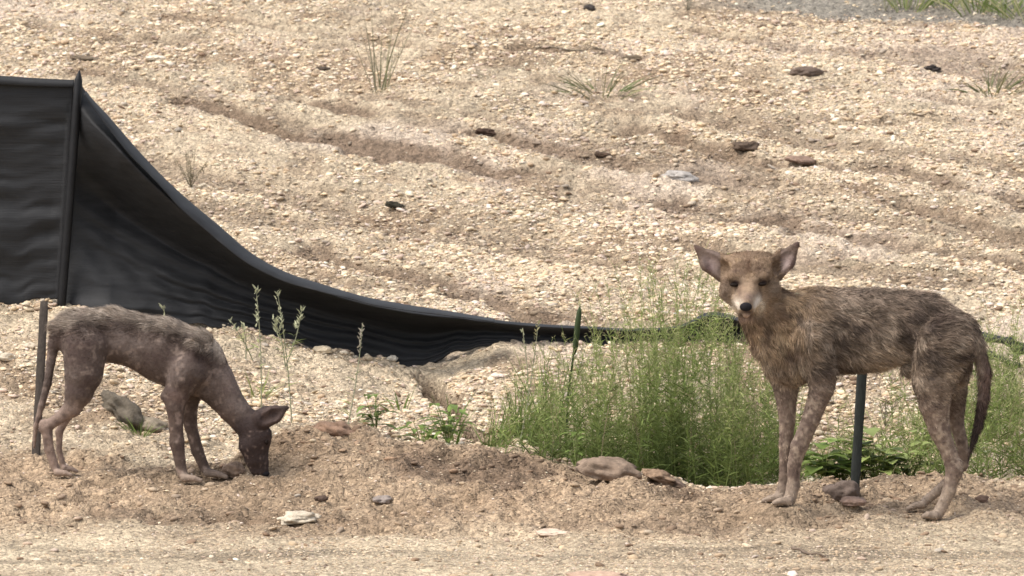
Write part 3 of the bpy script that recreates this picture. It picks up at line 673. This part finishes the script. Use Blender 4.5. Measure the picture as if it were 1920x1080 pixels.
# dry twiggy plant beyond the sagging fence
def dry_shrub(px, py, H, n, label, seed, col):
    r = np.random.default_rng(seed); b = cast(px, py, height); lf = Leafs()
    for k in range(n):
        a = r.random()*6.283; e = b+np.array((math.cos(a)*.06*r.random(), math.sin(a)*.05, H*(.5+.5*r.random())))
        m_ = (b+e)/2+r.normal(size=3)*.008; lf.path(np.array([b, m_, e]), .0016, .0007, col*.8)
        for q in range(12):
            p = b+(e-b)*(.25+.75*r.random()); lf.blade(p, r.normal(size=3)+[0, 0, .5], .018, .004, .2, col*(.7+.6*r.random()), 2, r)
    o = lf.build('dry_weed', M_dry); tag(o, label, 'weed', 'dry weeds')
dry_shrub(358, 352, .14, 9, 'dry brown twiggy weed beyond the sagging edge of the fence', 91, np.array((.20, .17, .11)))
dry_shrub(1660, 800, .10, 5, 'thin bare twigs right of the green stake', 92, np.array((.17, .15, .10)))
dry_shrub(1660, 22, .16, 9, 'pale dry weed left of the green clumps at the top', 93, np.array((.4, .38, .26)))
dry_shrub(1290, 20, .12, 7, 'grey dry weed on the far edge right of the dark nub', 94, np.array((.3, .27, .2)))

# ------------------------------------------------------------------ coyotes: signed-distance bodies meshed with surface nets
class Body:
    def __init__(s, Y0, box, vox):
        s.Y0 = Y0; s.k = (Y0+DC)/F          # metres per photo pixel at the animal
        u0, u1, v0, v1, d0, d1 = box; s.vox = vox/s.k   # voxel in px
        s.u = np.arange(u0, u1, s.vox); s.v = np.arange(v0, v1, s.vox); s.d = np.arange(d0, d1, s.vox)
        s.f = np.full((len(s.u), len(s.v), len(s.d)), 1e3, np.float32)
    def _win(s, a, b, r):
        lo = [min(a[i], b[i])-r for i in range(3)]; hi = [max(a[i], b[i])+r for i in range(3)]; out = []
        for i, ax_ in enumerate((s.u, s.v, s.d)):
            i0 = max(0, int((lo[i]-ax_[0])/s.vox)); i1 = min(len(ax_), int((hi[i]-ax_[0])/s.vox)+2); out.append(slice(i0, max(i1, i0+1)))
        return tuple(out)
    def cone(s, a, ra, b, rb, k=10, sq=1., op='add'):
        """round cone a..b (u,v,d px), depth squashed by sq"""
        a = np.array(a, float); b = np.array(b, float); pad = max(ra, rb)+3*k+12
        w_ = s._win(a, b, pad); U = s.u[w_[0]][:, None, None]; V = s.v[w_[1]][None, :, None]; D = s.d[w_[2]][None, None]
        ab = b-a; abq = ab.copy(); abq[2] /= sq; L2 = (abq**2).sum()+1e-9
        t = np.clip(((U-a[0])*abq[0]+(V-a[1])*abq[1]+(D-a[2])/sq*abq[2])/L2, 0, 1)
        r = ra+(rb-ra)*t
        q = np.sqrt((U-a[0]-ab[0]*t)**2+(V-a[1]-ab[1]*t)**2+((D-a[2]-ab[2]*t)/sq)**2)
        dist = (q-r)*(sq if sq < 1 else 1)*(1 if sq >= 1 else (1+1/sq)/2)
        f = s.f[w_]
        if op == 'add':
            h = np.clip(.5+.5*(f-dist)/k, 0, 1); s.f[w_] = f*(1-h)+dist*h-k*h*(1-h)
        else:
            h = np.clip(.5-.5*(f+dist)/k, 0, 1); s.f[w_] = f*(1-h)-dist*h+k*h*(1-h)
    def chain(s, pts, k=10, sq=1.):
        for i, (p, q) in enumerate(zip(pts[:-1], pts[1:])): s.cone(p[:3], p[3], q[:3], q[3], k if i == 0 else min(k, 3.5), sq)
    def nets(s):
        f = s.f; sg = f < 0; nx, ny, nz = f.shape
        cs = np.zeros((nx-1, ny-1, nz-1), np.int8)
        for i in (0, 1):
            for j in (0, 1):
                for k in (0, 1): cs += sg[i:nx-1+i, j:ny-1+j, k:nz-1+k]
        act = (cs > 0) & (cs < 8); ids = -np.ones(act.shape, np.int64); I = np.argwhere(act); ids[act] = np.arange(len(I))
        acc = np.zeros((len(I), 3)); cnt = np.zeros(len(I)); cor = [(i, j, k) for i in (0, 1) for j in (0, 1) for k in (0, 1)]
        for a in cor:
            for ax_ in range(3):
                if a[ax_]: continue
                b = list(a); b[ax_] = 1
                fa = f[I[:, 0]+a[0], I[:, 1]+a[1], I[:, 2]+a[2]]; fb = f[I[:, 0]+b[0], I[:, 1]+b[1], I[:, 2]+b[2]]
                m = (fa < 0) != (fb < 0); t = np.where(m, fa/np.where(m, fa-fb, 1), 0)
                p = np.array(a, float)[None]+np.eye(3)[ax_]*t[:, None]
                acc[m] += p[m]; cnt[m] += 1
        P = I+acc/cnt[:, None]
        Fs = []
        for ax_ in range(3):
            sl0 = [slice(1, -1)]*3; sl0[ax_] = slice(0, -1); sl1 = list(sl0); sl1[ax_] = slice(1, None)
            A = sg[tuple(sl0)]; B = sg[tuple(sl1)]; E = np.argwhere(A != B); off = np.array([1, 1, 1]); off[ax_] = 0; E = E+off
            o1, o2 = [(1, 2), (2, 0), (0, 1)][ax_]; e1 = np.eye(3, dtype=int)[o1]; e2 = np.eye(3, dtype=int)[o2]
            g = lambda q: ids[q[:, 0], q[:, 1], q[:, 2]]
            Q = np.stack([g(E-e1-e2), g(E-e2), g(E), g(E-e1)], -1)
            fl = sg[E[:, 0], E[:, 1], E[:, 2]]; Q[~fl] = Q[~fl][:, ::-1]; Fs.append(Q)
        Q = np.concatenate(Fs); Q = Q[(Q >= 0).all(1)]
        # light Laplacian smoothing
        for it in range(2):
            sm = np.zeros_like(P); c = np.zeros(len(P))
            for i in range(4):
                np.add.at(sm, Q[:, i], P[Q[:, (i+1) % 4]]); np.add.at(c, Q[:, i], 1)
                np.add.at(sm, Q[:, i], P[Q[:, (i-1) % 4]]); np.add.at(c, Q[:, i], 1)
            P = P*.5+.5*sm/c[:, None]
        uvd = P*s.vox+np.array([s.u[0], s.v[0], s.d[0]])
        return uvd, Q
    def world(s, uvd):
        """local photo-pixel units -> metres, plain similarity placed at the animal's depth"""
        o = W(960, 720, s.Y0)
        return np.stack([o[0]+(uvd[:, 0]-960)*s.k, o[1]+uvd[:, 2]*s.k, o[2]-(uvd[:, 1]-720)*s.k/cp], -1)
# depth in front of Y0 also shifts the picture; correct v for it inside pt()
def pt(B, px, py, d, r):
    """joint at photo (px,py), d px in depth (negative = nearer)"""
    Yp = B.Y0+d*B.k; w_ = W(px, py, Yp); o = W(960, 720, B.Y0)
    return (960+(w_[0]-o[0])/B.k, 720-(w_[2]-o[2])*cp/B.k, d, r)

def ph(q):
    """anatomical coordinates in the side view: undo the small drop of nearer points"""
    return q[:, 0], q[:, 1]-.119*q[:, 2], q[:, 2]
def phq(q): return np.stack(ph(q), -1)
def strands(name, B, uvd, Q, parent, n, dens, comb, length, colf, width, lift, seed, jit=.35):
    r = np.random.default_rng(seed); P = B.world(uvd)
    a, b, c, d = (P[Q[:, i]] for i in range(4)); nr = np.cross(c-a, d-b); area = np.linalg.norm(nr, axis=1); nr /= area[:, None]+1e-12
    cu = uvd[Q].mean(1)
    pr = area*dens(cu, nr); pr /= pr.sum(); f = r.choice(len(Q), n, p=pr)
    s_, t_ = r.random((2, n, 1))
    p0 = (a[f]*(1-s_)+b[f]*s_)*(1-t_)+(d[f]*(1-s_)+c[f]*s_)*t_
    uv = uvd[Q[f]]; q0 = (uv[:, 0]*(1-s_)+uv[:, 1]*s_)*(1-t_)+(uv[:, 3]*(1-s_)+uv[:, 2]*s_)*t_
    N = nr[f]; cd = comb(q0); cd = cd/(np.linalg.norm(cd, axis=1)[:, None]+1e-9)
    nz = np.stack([vn3(p0, 38, seed+i) for i in range(3)], -1)*.7+np.stack([vn3(p0, 110, seed+5+i) for i in range(3)], -1)*.4
    cd = cd+nz*jit*1.6+r.normal(size=(n, 3))*jit*.35
    cd = cd-N*(cd*N).sum(1)[:, None]; cd /= np.linalg.norm(cd, axis=1)[:, None]+1e-9
    L = (length(q0)*(.6+.8*r.random(n)))[:, None]; lf_ = lift*(.6+.8*r.random((n, 1)))
    side = np.cross(cd, N+.6*r.normal(size=(n, 3))); side /= np.linalg.norm(side, axis=1)[:, None]+1e-9
    w_ = (width*(.7+.6*r.random(n)))[:, None]
    base = p0-N*.0015
    m1 = base+(cd*.45+N*lf_*.55)*L; m2 = base+(cd*.98+N*lf_*.75)*L+np.array((0, 0, -.06))*L
    V = np.stack([base-side*w_/2, base+side*w_/2, m1-side*w_*.4, m1+side*w_*.4, m2], 1).reshape(-1, 3)
    k = np.arange(n)[:, None]*5; Fq = k+np.array([0, 1, 3, 2]); F3 = k+np.array([2, 3, 4])
    C_ = colf(q0, N, r)
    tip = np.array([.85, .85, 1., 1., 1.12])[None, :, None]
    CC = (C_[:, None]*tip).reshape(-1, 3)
    return mesh(name, V, [Fq, F3], M_fur, parent, col=np.clip(CC, .015, .8), smooth=False)

def ell(B, px, py, d, ru, rv, rd, name, mat, parent, shape=None):
    c = np.array(pt(B, px, py, d, 0)[:3]); Bv, Fc = ICO[3]; V = Bv.copy()
    if shape: V = shape(V)
    P = B.world(c+V*np.array((ru, -rv, rd))); return mesh(name, P, Fc[:, ::-1], mat, parent)

def col_mix(base, c, m): m = np.clip(m, 0, 1)[:, None]; return base*(1-m)+np.array(c)*m
def blob(q, u, v, ru, rv): return np.exp(-(((q[:, 0]-u)/ru)**2+((q[:, 1]-v)/rv)**2)*1.2)

# ---- the standing coyote
B = Body(-.27, (1285, 1880, 425, 1000, -175, 90), .0030)
p = lambda *a: pt(B, *a)
B.chain([p(1515, 612, 4, 62), p(1545, 622, 4, 80), p(1640, 619, 4, 74), p(1712, 614, 4, 64), p(1772, 636, 0, 58)], 14, .62)
B.cone(p(1640, 598, 0, 50)[:3], 46, p(1740, 600, 0, 50)[:3], 46, 14, .6)
B.chain([p(1520, 600, 0, 55), p(1468, 600, -15, 50), p(1428, 572, -34, 42)], 16, .75)
B.chain([p(1418, 585, -38, 30), p(1445, 640, -22, 36), p(1475, 672, -8, 42)], 14, .8)
B.chain([p(1500, 640, -10, 50), p(1490, 690, 0, 34)], 14, .8)
# forelegs
B.chain([p(1520, 640, -34, 44), p(1538, 700, -42, 28), p(1541, 728, -44, 22), p(1521, 785, -44, 17), p(1498, 838, -44, 16), p(1489, 872, -44, 12.5), p(1487, 912, -44, 12), p(1481, 936, -48, 12)], 8, .9)
B.cone(p(1552, 712, -42, 0)[:3], 13, p(1545, 740, -42, 0)[:3], 11, 8)
B.chain([p(1468, 680, 20, 36), p(1474, 730, 24, 22), p(1476, 790, 24, 15), p(1473, 835, 24, 12.5), p(1470, 890, 24, 9), p(1467, 918, 24, 10), p(1462, 930, 22, 11)], 8, .9)
# hind legs
B.chain([p(1770, 650, -26, 58), p(1752, 715, -34, 41), p(1752, 760, -36, 28), p(1761, 805, -36, 20), p(1780, 850, -36, 15), p(1788, 880, -36, 15), p(1780, 920, -38, 12.5), p(1765, 952, -42, 10.5), p(1757, 966, -46, 11)], 9, .85)
B.cone(p(1797, 868, -36, 0)[:3], 8, p(1795, 890, -36, 0)[:3], 9, 6)
B.chain([p(1775, 660, 26, 54), p(1785, 730, 32, 28), p(1793, 790, 34, 14), p(1808, 850, 34, 11), p(1806, 872, 34, 10), p(1770, 910, 34, 9), p(1735, 940, 34, 9)], 9, .85)
B.cone(p(1700, 694, -4, 0)[:3], 12, p(1706, 702, -4, 0)[:3], 9, 6)
B.cone(p(1804, 706, 2, 0)[:3], 11, p(1808, 714, 2, 0)[:3], 8, 5)
# paws: pads with separate toes
def paw(B, px, py, d, r, dirx, diry, ln, n=4):
    for i in range(n):
        o = (i-(n-1)/2); B.chain([pt(B, px, py, d+o*r*.55, r*.8), pt(B, px+dirx*ln*.6, py+diry*ln*.6-1, d+o*r*.95, r*.55), pt(B, px+dirx*ln, py+diry*ln+1.5, d+o*r*1.0, r*.42)], 2)
paw(B, 1478, 940, -52, 12, -1, .05, 26); paw(B, 1460, 934, 16, 11, -1, .12, 28)
paw(B, 1752, 967, -50, 11, -1, -.05, 20); paw(B, 1730, 946, 30, 10, -1, .22, 28)
# tail
B.chain([p(1812, 614, 0, 19), p(1835, 652, -4, 12), p(1846, 700, -6, 11.5), p(1844, 745, -6, 10), p(1834, 800, -6, 7), p(1817, 850, -6, 3)], 9)
# head, turned to the viewer
B.cone(p(1405, 522, -52, 0)[:3], 43, p(1406, 516, -46, 0)[:3], 40, 8)
B.cone(p(1385, 508, -50, 0)[:3], 34, p(1427, 507, -50, 0)[:3], 34, 10)
B.cone(p(1376, 545, -56, 0)[:3], 27, p(1388, 566, -62, 0)[:3], 18, 10); B.cone(p(1433, 545, -56, 0)[:3], 28, p(1420, 566, -62, 0)[:3], 19, 10)
B.chain([p(1402, 541, -78, 25), p(1400, 557, -105, 17.5), p(1398.5, 569, -135, 11.5)], 8)
B.cone(p(1385, 561, -92, 0)[:3], 12.5, p(1390, 577, -124, 0)[:3], 7.5, 7); B.cone(p(1416, 561, -92, 0)[:3], 12.5, p(1408, 577, -124, 0)[:3], 7.5, 7)
B.cone(p(1401, 574, -90, 0)[:3], 16, p(1399, 588, -122, 0)[:3], 7.5, 5)
B.cone(p(1378, 521, -86, 0)[:3], 11, p(1392, 527, -90, 0)[:3], 8, 8); B.cone(p(1430, 519, -86, 0)[:3], 11, p(1413, 526, -90, 0)[:3], 8, 8)
B.cone(p(1373, 533.5, -98, 0)[:3], 5.5, p(1382, 534.5, -101, 0)[:3], 4.5, 4, op='sub'); B.cone(p(1434, 532, -98, 0)[:3], 5.5, p(1422, 533.5, -101, 0)[:3], 4.5, 4, op='sub')
# mouth slit
B.cone(p(1386, 586, -124, 0)[:3], 1.6, p(1412, 586, -124, 0)[:3], 1.6, 2, op='sub')
# ears: tapering flattened cups, hollowed on the front
B.chain([p(1360, 505, -44, 26), p(1332, 490, -44, 21), p(1306, 464, -46, 5)], 5, .72)
B.chain([p(1450, 504, -44, 25), p(1472, 487, -44, 20), p(1495, 457, -46, 5)], 5, .72)
B.cone(p(1354, 506, -66, 0)[:3], 18, p(1333, 490, -64, 0)[:3], 16, 3, .9, 'sub'); B.cone(p(1333, 490, -64, 0)[:3], 16, p(1312, 470, -56, 0)[:3], 6, 3, .9, 'sub')
B.cone(p(1457, 504, -66, 0)[:3], 16, p(1471, 487, -64, 0)[:3], 15, 3, .9, 'sub'); B.cone(p(1471, 487, -64, 0)[:3], 15, p(1489, 464, -56, 0)[:3], 6, 3, .9, 'sub')
uvd, Q = B.nets()

def col_right(q, n3=None):
    P = B.world(q); q = phq(q); a = vn3(P, 26, 1)+.6*vn3(P, 70, 2)+.4*vn3(P, 160, 3); b = vn3(P, 85, 9)+.6*vn3(P, 190, 10)
    u, v, d = q[:, 0], q[:, 1], q[:, 2]
    c = np.tile((.17, .128, .096), (len(q), 1))
    c = col_mix(c, (.37, .295, .225), sstep(.05, .8, a)*.8); c = col_mix(c, (.06, .045, .038), sstep(.05, .8, -a)*.8)
    c = col_mix(c, (.26, .20, .155), .5*sstep(600, 555, v)*(u > 1500))
    # legs: bare pinkish skin with mottling
    leg = np.where(u < 1620, sstep(695, 750, v), sstep(705, 775, v))
    lc = col_mix(np.tile((.18, .13, .10), (len(q), 1)), (.34, .265, .20), sstep(-.05, .8, b+.4*a)*.75); lc = col_mix(lc, (.09, .06, .048), sstep(.05, .9, -b+.3*a)*.7)
    lc = col_mix(lc, (.32, .25, .19), sstep(895, 930, v)*.7)
    c = c*(1-leg[:, None])+lc*leg[:, None]
    # neck ruff, head
    nk = sstep(1570, 1470, u+.25*(v-600)+22*a)*sstep(720, 640, v)
    c = c*(1-nk[:, None])+col_mix(col_mix(np.tile((.40, .285, .18), (len(q), 1)), (.15, .10, .07), sstep(.15, .9, a)*.9), (.54, .42, .29), sstep(.1, .8, -a)*.6)*nk[:, None]
    c = col_mix(c, (.45, .35, .25), .85*blob(q, 1665, 690, 50, 12)+.4*blob(q, 1650, 662, 45, 18))
    c = col_mix(c, (.48, .39, .29), .85*blob(q, 1430, 700, 14, 60)*(d < 15)+.75*blob(q, 1497, 705, 14, 34)*(d < 20))
    c = col_mix(c, (.07, .045, .035), .8*blob(q, 1480, 664, 34, 16)+.85*blob(q, 1437, 618, 12, 30)+.5*blob(q, 1402, 612, 14, 10))  # dark throat patches paint the shade below the jaw into the coat
    c = col_mix(c, (.36, .28, .19), .7*blob(q, 1462, 640, 9, 32))
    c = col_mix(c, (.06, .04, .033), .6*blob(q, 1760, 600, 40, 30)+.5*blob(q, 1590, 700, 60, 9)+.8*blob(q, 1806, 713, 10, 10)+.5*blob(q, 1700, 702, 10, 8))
    tl = (u > 1822)*sstep(640, 690, v)*(v < 870)
    c = c*(1-tl[:, None])+col_mix(col_mix(np.tile((.15, .10, .08), (len(q), 1)), (.38, .30, .24), sstep(1850, 1838, u+6*a)*sstep(770, 700, v)*.8), (.05, .035, .03), sstep(720, 800, v))*tl[:, None]
    # face
    hd = (u < 1475)*sstep(-22, -40, d)*sstep(612, 592, v+4*b)*sstep(1472, 1458, u+4*b)
    fc = col_mix(np.tile((.255, .178, .118), (len(q), 1)), (.16, .105, .07), .7*sstep(0, .8, a)); fc = col_mix(fc, (.38, .27, .165), .6*sstep(.2, .9, b))
    f = lambda cc, m: col_mix(fc, cc, m)
    fc = f((.21, .165, .13), .8*blob(q, 1360, 560, 16, 28)+.6*blob(q, 1448, 552, 12, 26))
    fc = f((.12, .07, .045), .8*blob(q, 1401, 502, 6, 20)+.35*blob(q, 1398, 478, 30, 6))
    fc = f((.09, .055, .04), .8*blob(q, 1379, 512, 12, 5)+.7*blob(q, 1421, 508, 10, 5))
    fc = f((.03, .018, .014), 1.2*blob(q, 1377, 533, 14, 7)+1.2*blob(q, 1429, 531, 14, 7))
    fc = f((.12, .078, .055), .85*blob(q, 1384, 549, 5, 14)+.8*blob(q, 1424, 549, 5, 13)+.5*blob(q, 1362, 545, 5, 12))
    fc = f((.34, .24, .155), .8*blob(q, 1403, 545, 12, 14)); fc = f((.17, .115, .09), .8*blob(q, 1400, 559, 10, 9))
    fc = f((.60, .52, .43), np.clip(1.3*blob(q, 1380, 577, 9, 13)+1.6*blob(q, 1420, 575, 10, 15), 0, .9))
    fc = f((.05, .03, .027), .95*blob(q, 1399, 588, 15, 4)); fc = f((.40, .29, .24), .7*blob(q, 1399, 596, 12, 4))
    c = c*(1-hd[:, None])+fc*hd[:, None]
    # ears
    el = ((u < 1350) | (u > 1458))*(v < 530)*(d < -25)
    cx = np.where(u < 1400, 1332, 1474)
    ei = np.exp(-(((u-cx)/20)**2+((v-495+.9*(np.abs(u-cx)-0)*0)/22)**2))
    ec = col_mix(np.tile((.11, .075, .055), (len(q), 1)), (.38, .29, .26), ei**1.6*.95*(d > -60))
    ec = col_mix(ec, (.07, .045, .038), .9*blob(q, 1325, 503, 8, 14)+.9*blob(q, 1489, 500, 7, 16)); ec = col_mix(ec, (.10, .06, .055), .7*blob(q, 1330, 505, 7, 12)+.7*blob(q, 1484, 500, 7, 14)+.6*blob(q, 1306, 466, 8, 8)+.6*blob(q, 1494, 458, 8, 8))
    c = np.where(el[:, None] > 0, ec, c)
    return np.clip(c, .02, .7)
base = B.world(np.array([[1610, 950, 0.]]))[0]
cr = empty('coyote', base); tag(cr, 'taller mangy coyote standing side on, its tan face turned to the viewer', 'coyote', 'mangy coyotes')
mesh('body', B.world(uvd), Q, M_skin, cr, col=col_right(uvd))
def dens_r(q, N):
    u, v, d = ph(q); P = B.world(q)
    leg = np.where(u < 1620, sstep(720, 770, v), sstep(735, 800, v))*(u < 1825); k = 1-.88*leg
    hd = sstep(1466, 1448, u)*sstep(604, 590, v)*sstep(-28, -36, d); k = k*(1-hd)
    k = k*np.clip(.8+.6*vn3(P, 30, 44), .4, 1); return k
def comb_r(q):
    u, v, d = ph(q); g = np.stack([np.ones(len(q)), 0*u, -.55+0*u], -1)
    tl = (u > 1822)[:, None]; g = np.where(tl, [0, 0, -1.], g)
    hd = ((u < 1470)*(v < 600)*(d < -30))
    rad = np.stack([(u-1400)*.05, np.full(len(q), .8), -(v-560)*.05*1.], -1); g = np.where(hd[:, None], rad, g)
    nk = ((u < 1520)*(v >= 560)*~hd)[:, None]; g = np.where(nk, [.35, 0, -1.], g); return g
def len_r(q):
    u, v, d = ph(q); L = np.full(len(q), .019)
    L = np.where(v > 700, .009, L); ih = sstep(1475, 1440, u)*sstep(612, 585, v)*sstep(-26, -40, d); L = L*(1-ih)+.0085*ih; L = np.where(d < -98, .0045, L)
    L = np.where((v < 580)*(u > 1520), .020, L); L = np.where((u > 1822)*(v > 650), .013, L)
    L = np.where(((u < 1352) | (u > 1460))*(v < 532), .0045, L); return L
def cf_r(q, N, r):
    c = col_right(q); P = B.world(q); m = vn3(P*np.array((.5, 1, 1.6)), 85, 77)
    hd = ((q[:, 0] < 1470)*(q[:, 1]-.119*q[:, 2] < 600)*(q[:, 2] < -30))
    m = m+.8*vn3(P, 150, 79); k = 1.05+np.where(hd, .22, .48)*m+np.where(hd, .2, .38)*r.normal(size=len(q)); return c*np.clip(k, .35, 2.1)[:, None]
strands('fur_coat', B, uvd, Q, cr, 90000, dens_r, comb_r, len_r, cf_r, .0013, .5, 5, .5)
def dens_f(q, N):
    u, v, d = ph(q); k = sstep(1488, 1462, u)*sstep(625, 600, v)*(d < -24)
    k = k*np.where(d < -100, .8, 1)*np.where(((u < 1352) | (u > 1458))*(v < 532)*(d < -50), .35, 1)
    return k*(np.hypot((u-1377)/1.3, v-534) > 6)*(np.hypot((u-1429)/1.3, v-532) > 6)*(np.hypot(u-1398.5, v-575) > 12)
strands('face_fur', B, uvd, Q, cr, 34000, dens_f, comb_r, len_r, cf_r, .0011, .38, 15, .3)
ell(B, 1377, 534, -92, 8.5, 4, 6, 'eye', M_eye, cr); ell(B, 1429, 532.5, -92, 8.5, 3.8, 6, 'eye', M_eye, cr)
ell(B, 1398.5, 575.5, -147, 11.5, 8.5, 8, 'nose', M_nose, cr, lambda V: V*np.stack([1-.25*(V[:, 2] < 0)*np.abs(V[:, 2]), np.ones(len(V)), np.ones(len(V))], -1))
BR_ = B

# ---- the small feeding coyote
B = Body(.2, (45, 560, 550, 925, -100, 110), .0028)
p = lambda *a: pt(B, *a)
B.chain([p(152, 634, 0, 45), p(190, 633, 0, 44), p(250, 640, 0, 48), p(305, 660, 0, 58), p(358, 682, 0, 60)], 12, .66)
B.cone(p(140, 622, 0, 0)[:3], 36, p(215, 618, 0, 0)[:3], 36, 12, .6)
B.chain([p(372, 680, 0, 50), p(400, 715, 0, 40), p(436, 764, -4, 28), p(466, 798, -6, 26)], 12, .75)
B.chain([p(350, 700, -28, 38), p(332, 735, -34, 24), p(329, 765, -36, 17), p(330, 800, -36, 13), p(332, 830, -36, 14), p(337, 862, -36, 10.5), p(342, 888, -36, 10)], 8, .9)
B.cone(p(366, 650, -34, 0)[:3], 12, p(340, 715, -46, 0)[:3], 13, 12)
B.cone(p(309, 743, -34, 0)[:3], 9, p(322, 755, -36, 0)[:3], 11, 8)
B.chain([p(360, 705, 30, 34), p(352, 760, 36, 19), p(358, 800, 36, 12), p(370, 845, 36, 11.5), p(384, 878, 36, 9.5)], 8, .9)
B.chain([p(160, 650, -20, 44), p(157, 700, -28, 36), p(148, 735, -30, 27), p(136, 765, -30, 17), p(110, 785, -30, 11), p(87, 800, -30, 11), p(92, 842, -30, 9), p(104, 878, -30, 8.5)], 8, .85)
B.cone(p(81, 793, -30, 0)[:3], 7, p(80, 804, -30, 0)[:3], 7, 7)
B.chain([p(160, 655, 22, 40), p(160, 710, 28, 27), p(142, 755, 30, 14), p(120, 792, 30, 7.5), p(111, 810, 30, 7.5), p(111, 845, 30, 5.5), p(118, 872, 30, 6)], 8, .85)
paw(B, 346, 896, -42, 10, 1, .12, 30); paw(B, 390, 886, 30, 10.5, 1, .2, 34)
paw(B, 108, 886, -36, 9, 1, .12, 24); paw(B, 122, 878, 26, 8, 1, .2, 22)
B.chain([p(112, 618, 0, 15), p(101, 645, 0, 11), p(95, 680, 0, 8.5), p(89, 720, 0, 7.5), p(78, 760, 0, 6.5), p(67, 800, 0, 4.5), p(64, 838, 0, 3)], 8)
# head pointing down
B.cone(p(475, 800, -6, 0)[:3], 28, p(481, 818, -6, 0)[:3], 29, 8, .9)
B.cone(p(469, 836, -10, 0)[:3], 22, p(477, 858, -8, 0)[:3], 17, 10, .9)
B.chain([p(483, 835, -6, 23), p(486, 860, -6, 16.5), p(490, 882, -6, 10.5)], 7, .85)
B.cone(p(472, 862, -6, 0)[:3], 13, p(477, 883, -6, 0)[:3], 8, 6)
B.cone(p(494, 868, -6, 0)[:3], 10, p(497, 886, -6, 0)[:3], 7, 5)
B.cone(p(500, 812, -18, 0)[:3], 10, p(500, 822, -20, 0)[:3], 8, 6)
B.cone(p(501, 824, -30, 0)[:3], 4, p(498, 834, -31, 0)[:3], 3.5, 4, op='sub')
B.chain([p(492, 786, -24, 20), p(514, 777, -28, 17), p(538, 764, -28, 4.5)], 4, .7)
B.chain([p(482, 786, 18, 17), p(500, 774, 26, 13), p(520, 762, 26, 3.5)], 4, .7)
B.cone(p(498, 787, -44, 0)[:3], 13, p(514, 778, -43, 0)[:3], 12.5, 3, .9, 'sub'); B.cone(p(514, 778, -43, 0)[:3], 12.5, p(533, 768, -37, 0)[:3], 4, 3, .9, 'sub')
uvd, Q = B.nets()
def col_left(q):
    P = B.world(q); q = phq(q); a = vn3(P, 24, 21)+.6*vn3(P, 66, 22)+.4*vn3(P, 150, 23); b = vn3(P, 60, 29)+.5*vn3(P, 140, 30)
    u, v, d = q[:, 0], q[:, 1], q[:, 2]
    c = np.tile((.088, .063, .052), (len(q), 1))
    c = col_mix(c, (.16, .125, .11), sstep(.1, .9, a)*.6); c = col_mix(c, (.22, .165, .135), sstep(.25, .8, b)*.7); c = col_mix(c, (.06, .038, .034), sstep(.1, .9, -a)*.6)
    top = np.interp(u, [100, 200, 273, 340, 393, 420], [590, 580, 587, 607, 633, 660])
    c = col_mix(c, (.36, .30, .245), .9*sstep(34, 4, v-top+14*a)*(u < 420))
    leg = np.where(u < 220, sstep(735, 790, v), sstep(740, 790, v)*(u < 440))
    lc = col_mix(np.tile((.105, .073, .058), (len(q), 1)), (.28, .205, .17), sstep(0.2, .8, b)*.75); lc = col_mix(lc, (.30, .215, .17), (u < 220)*.65); lc = col_mix(lc, (.07, .045, .04), sstep(.1, .7, -b)*.6)
    lc = col_mix(lc, (.34, .26, .20), sstep(872, 900, v)*.75)
    c = c*(1-leg[:, None])+lc*leg[:, None]
    c = col_mix(c, (.22, .15, .125), .6*blob(q, 330, 745, 16, 12))
    c = col_mix(c, (.20, .15, .13), .5*blob(q, 430, 715, 24, 40)*(u < 470))
    hd = sstep(0, 26, (u-440)*.6+(v-775)*.8+8*b)*sstep(418, 444, u)
    hc = col_mix(np.tile((.042, .028, .025), (len(q), 1)), (.20, .145, .12), sstep(.35, .9, vn3(P, 150, 51)+.6*b)*.8*(v > 808)); hc = col_mix(hc, (.04, .028, .025), .7*blob(q, 497, 880, 12, 14)+.7*blob(q, 480, 872, 10, 10))
    hc = col_mix(hc, (.09, .06, .05), .6*(u > 490)*(v < 800)*(d < -30)); hc = col_mix(hc, (.03, .02, .018), .8*blob(q, 512, 776, 9, 5)+.7*blob(q, 536, 765, 9, 6))
    return np.clip(c*(1-hd[:, None])+hc*hd[:, None], .015, .6)
base = B.world(np.array([[230, 900, 0.]]))[0]
cl = empty('coyote', base); tag(cl, 'smaller nearly hairless dark coyote with its nose down on the soil', 'coyote', 'mangy coyotes')
mesh('body', B.world(uvd), Q, M_skin, cl, col=col_left(uvd))
def dens_l(q, N):
    u, v, _ = ph(q); top = np.interp(u, [100, 200, 273, 340, 393, 420, 480], [590, 580, 587, 607, 633, 660, 760])
    P = B.world(q); k = .16+1.*sstep(60, 8, v-top+20*vn3(P, 25, 3))*(u < 425)+.25*blob(q, 370, 710, 40, 40)
    return k*np.clip(.7+.7*vn3(P, 26, 46), .1, 1)*np.where(v > 770, .6, 1)
def comb_l(q):
    u, v, _ = ph(q); g = np.stack([-np.ones(len(q)), 0*u, .10-.6*sstep(600, 680, v)], -1)
    g = np.where(((u > 410) | (v > 740))[:, None], [.2, 0, -1.], g); return g
def len_l(q):
    u, v, _ = ph(q); top = np.interp(u, [100, 200, 273, 340, 393, 420], [590, 580, 587, 607, 633, 660])
    return .0055+.021*sstep(60, 5, v-top)*(u < 400)
def cf_l(q, N, r):
    c = col_left(q); P = B.world(q); m = vn3(P*np.array((.4, 1, 1.8)), 80, 78); return c*np.clip(1.1+.35*m+.25*r.normal(size=len(q)), .4, 2)[:, None]
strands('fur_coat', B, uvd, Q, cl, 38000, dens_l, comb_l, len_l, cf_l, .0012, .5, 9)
ell(B, 500, 829, -27, 3.6, 5, 3.4, 'eye', M_eye, cl)
ell(B, 498, 888, -8, 7.5, 6, 8, 'nose', M_nose, cl)
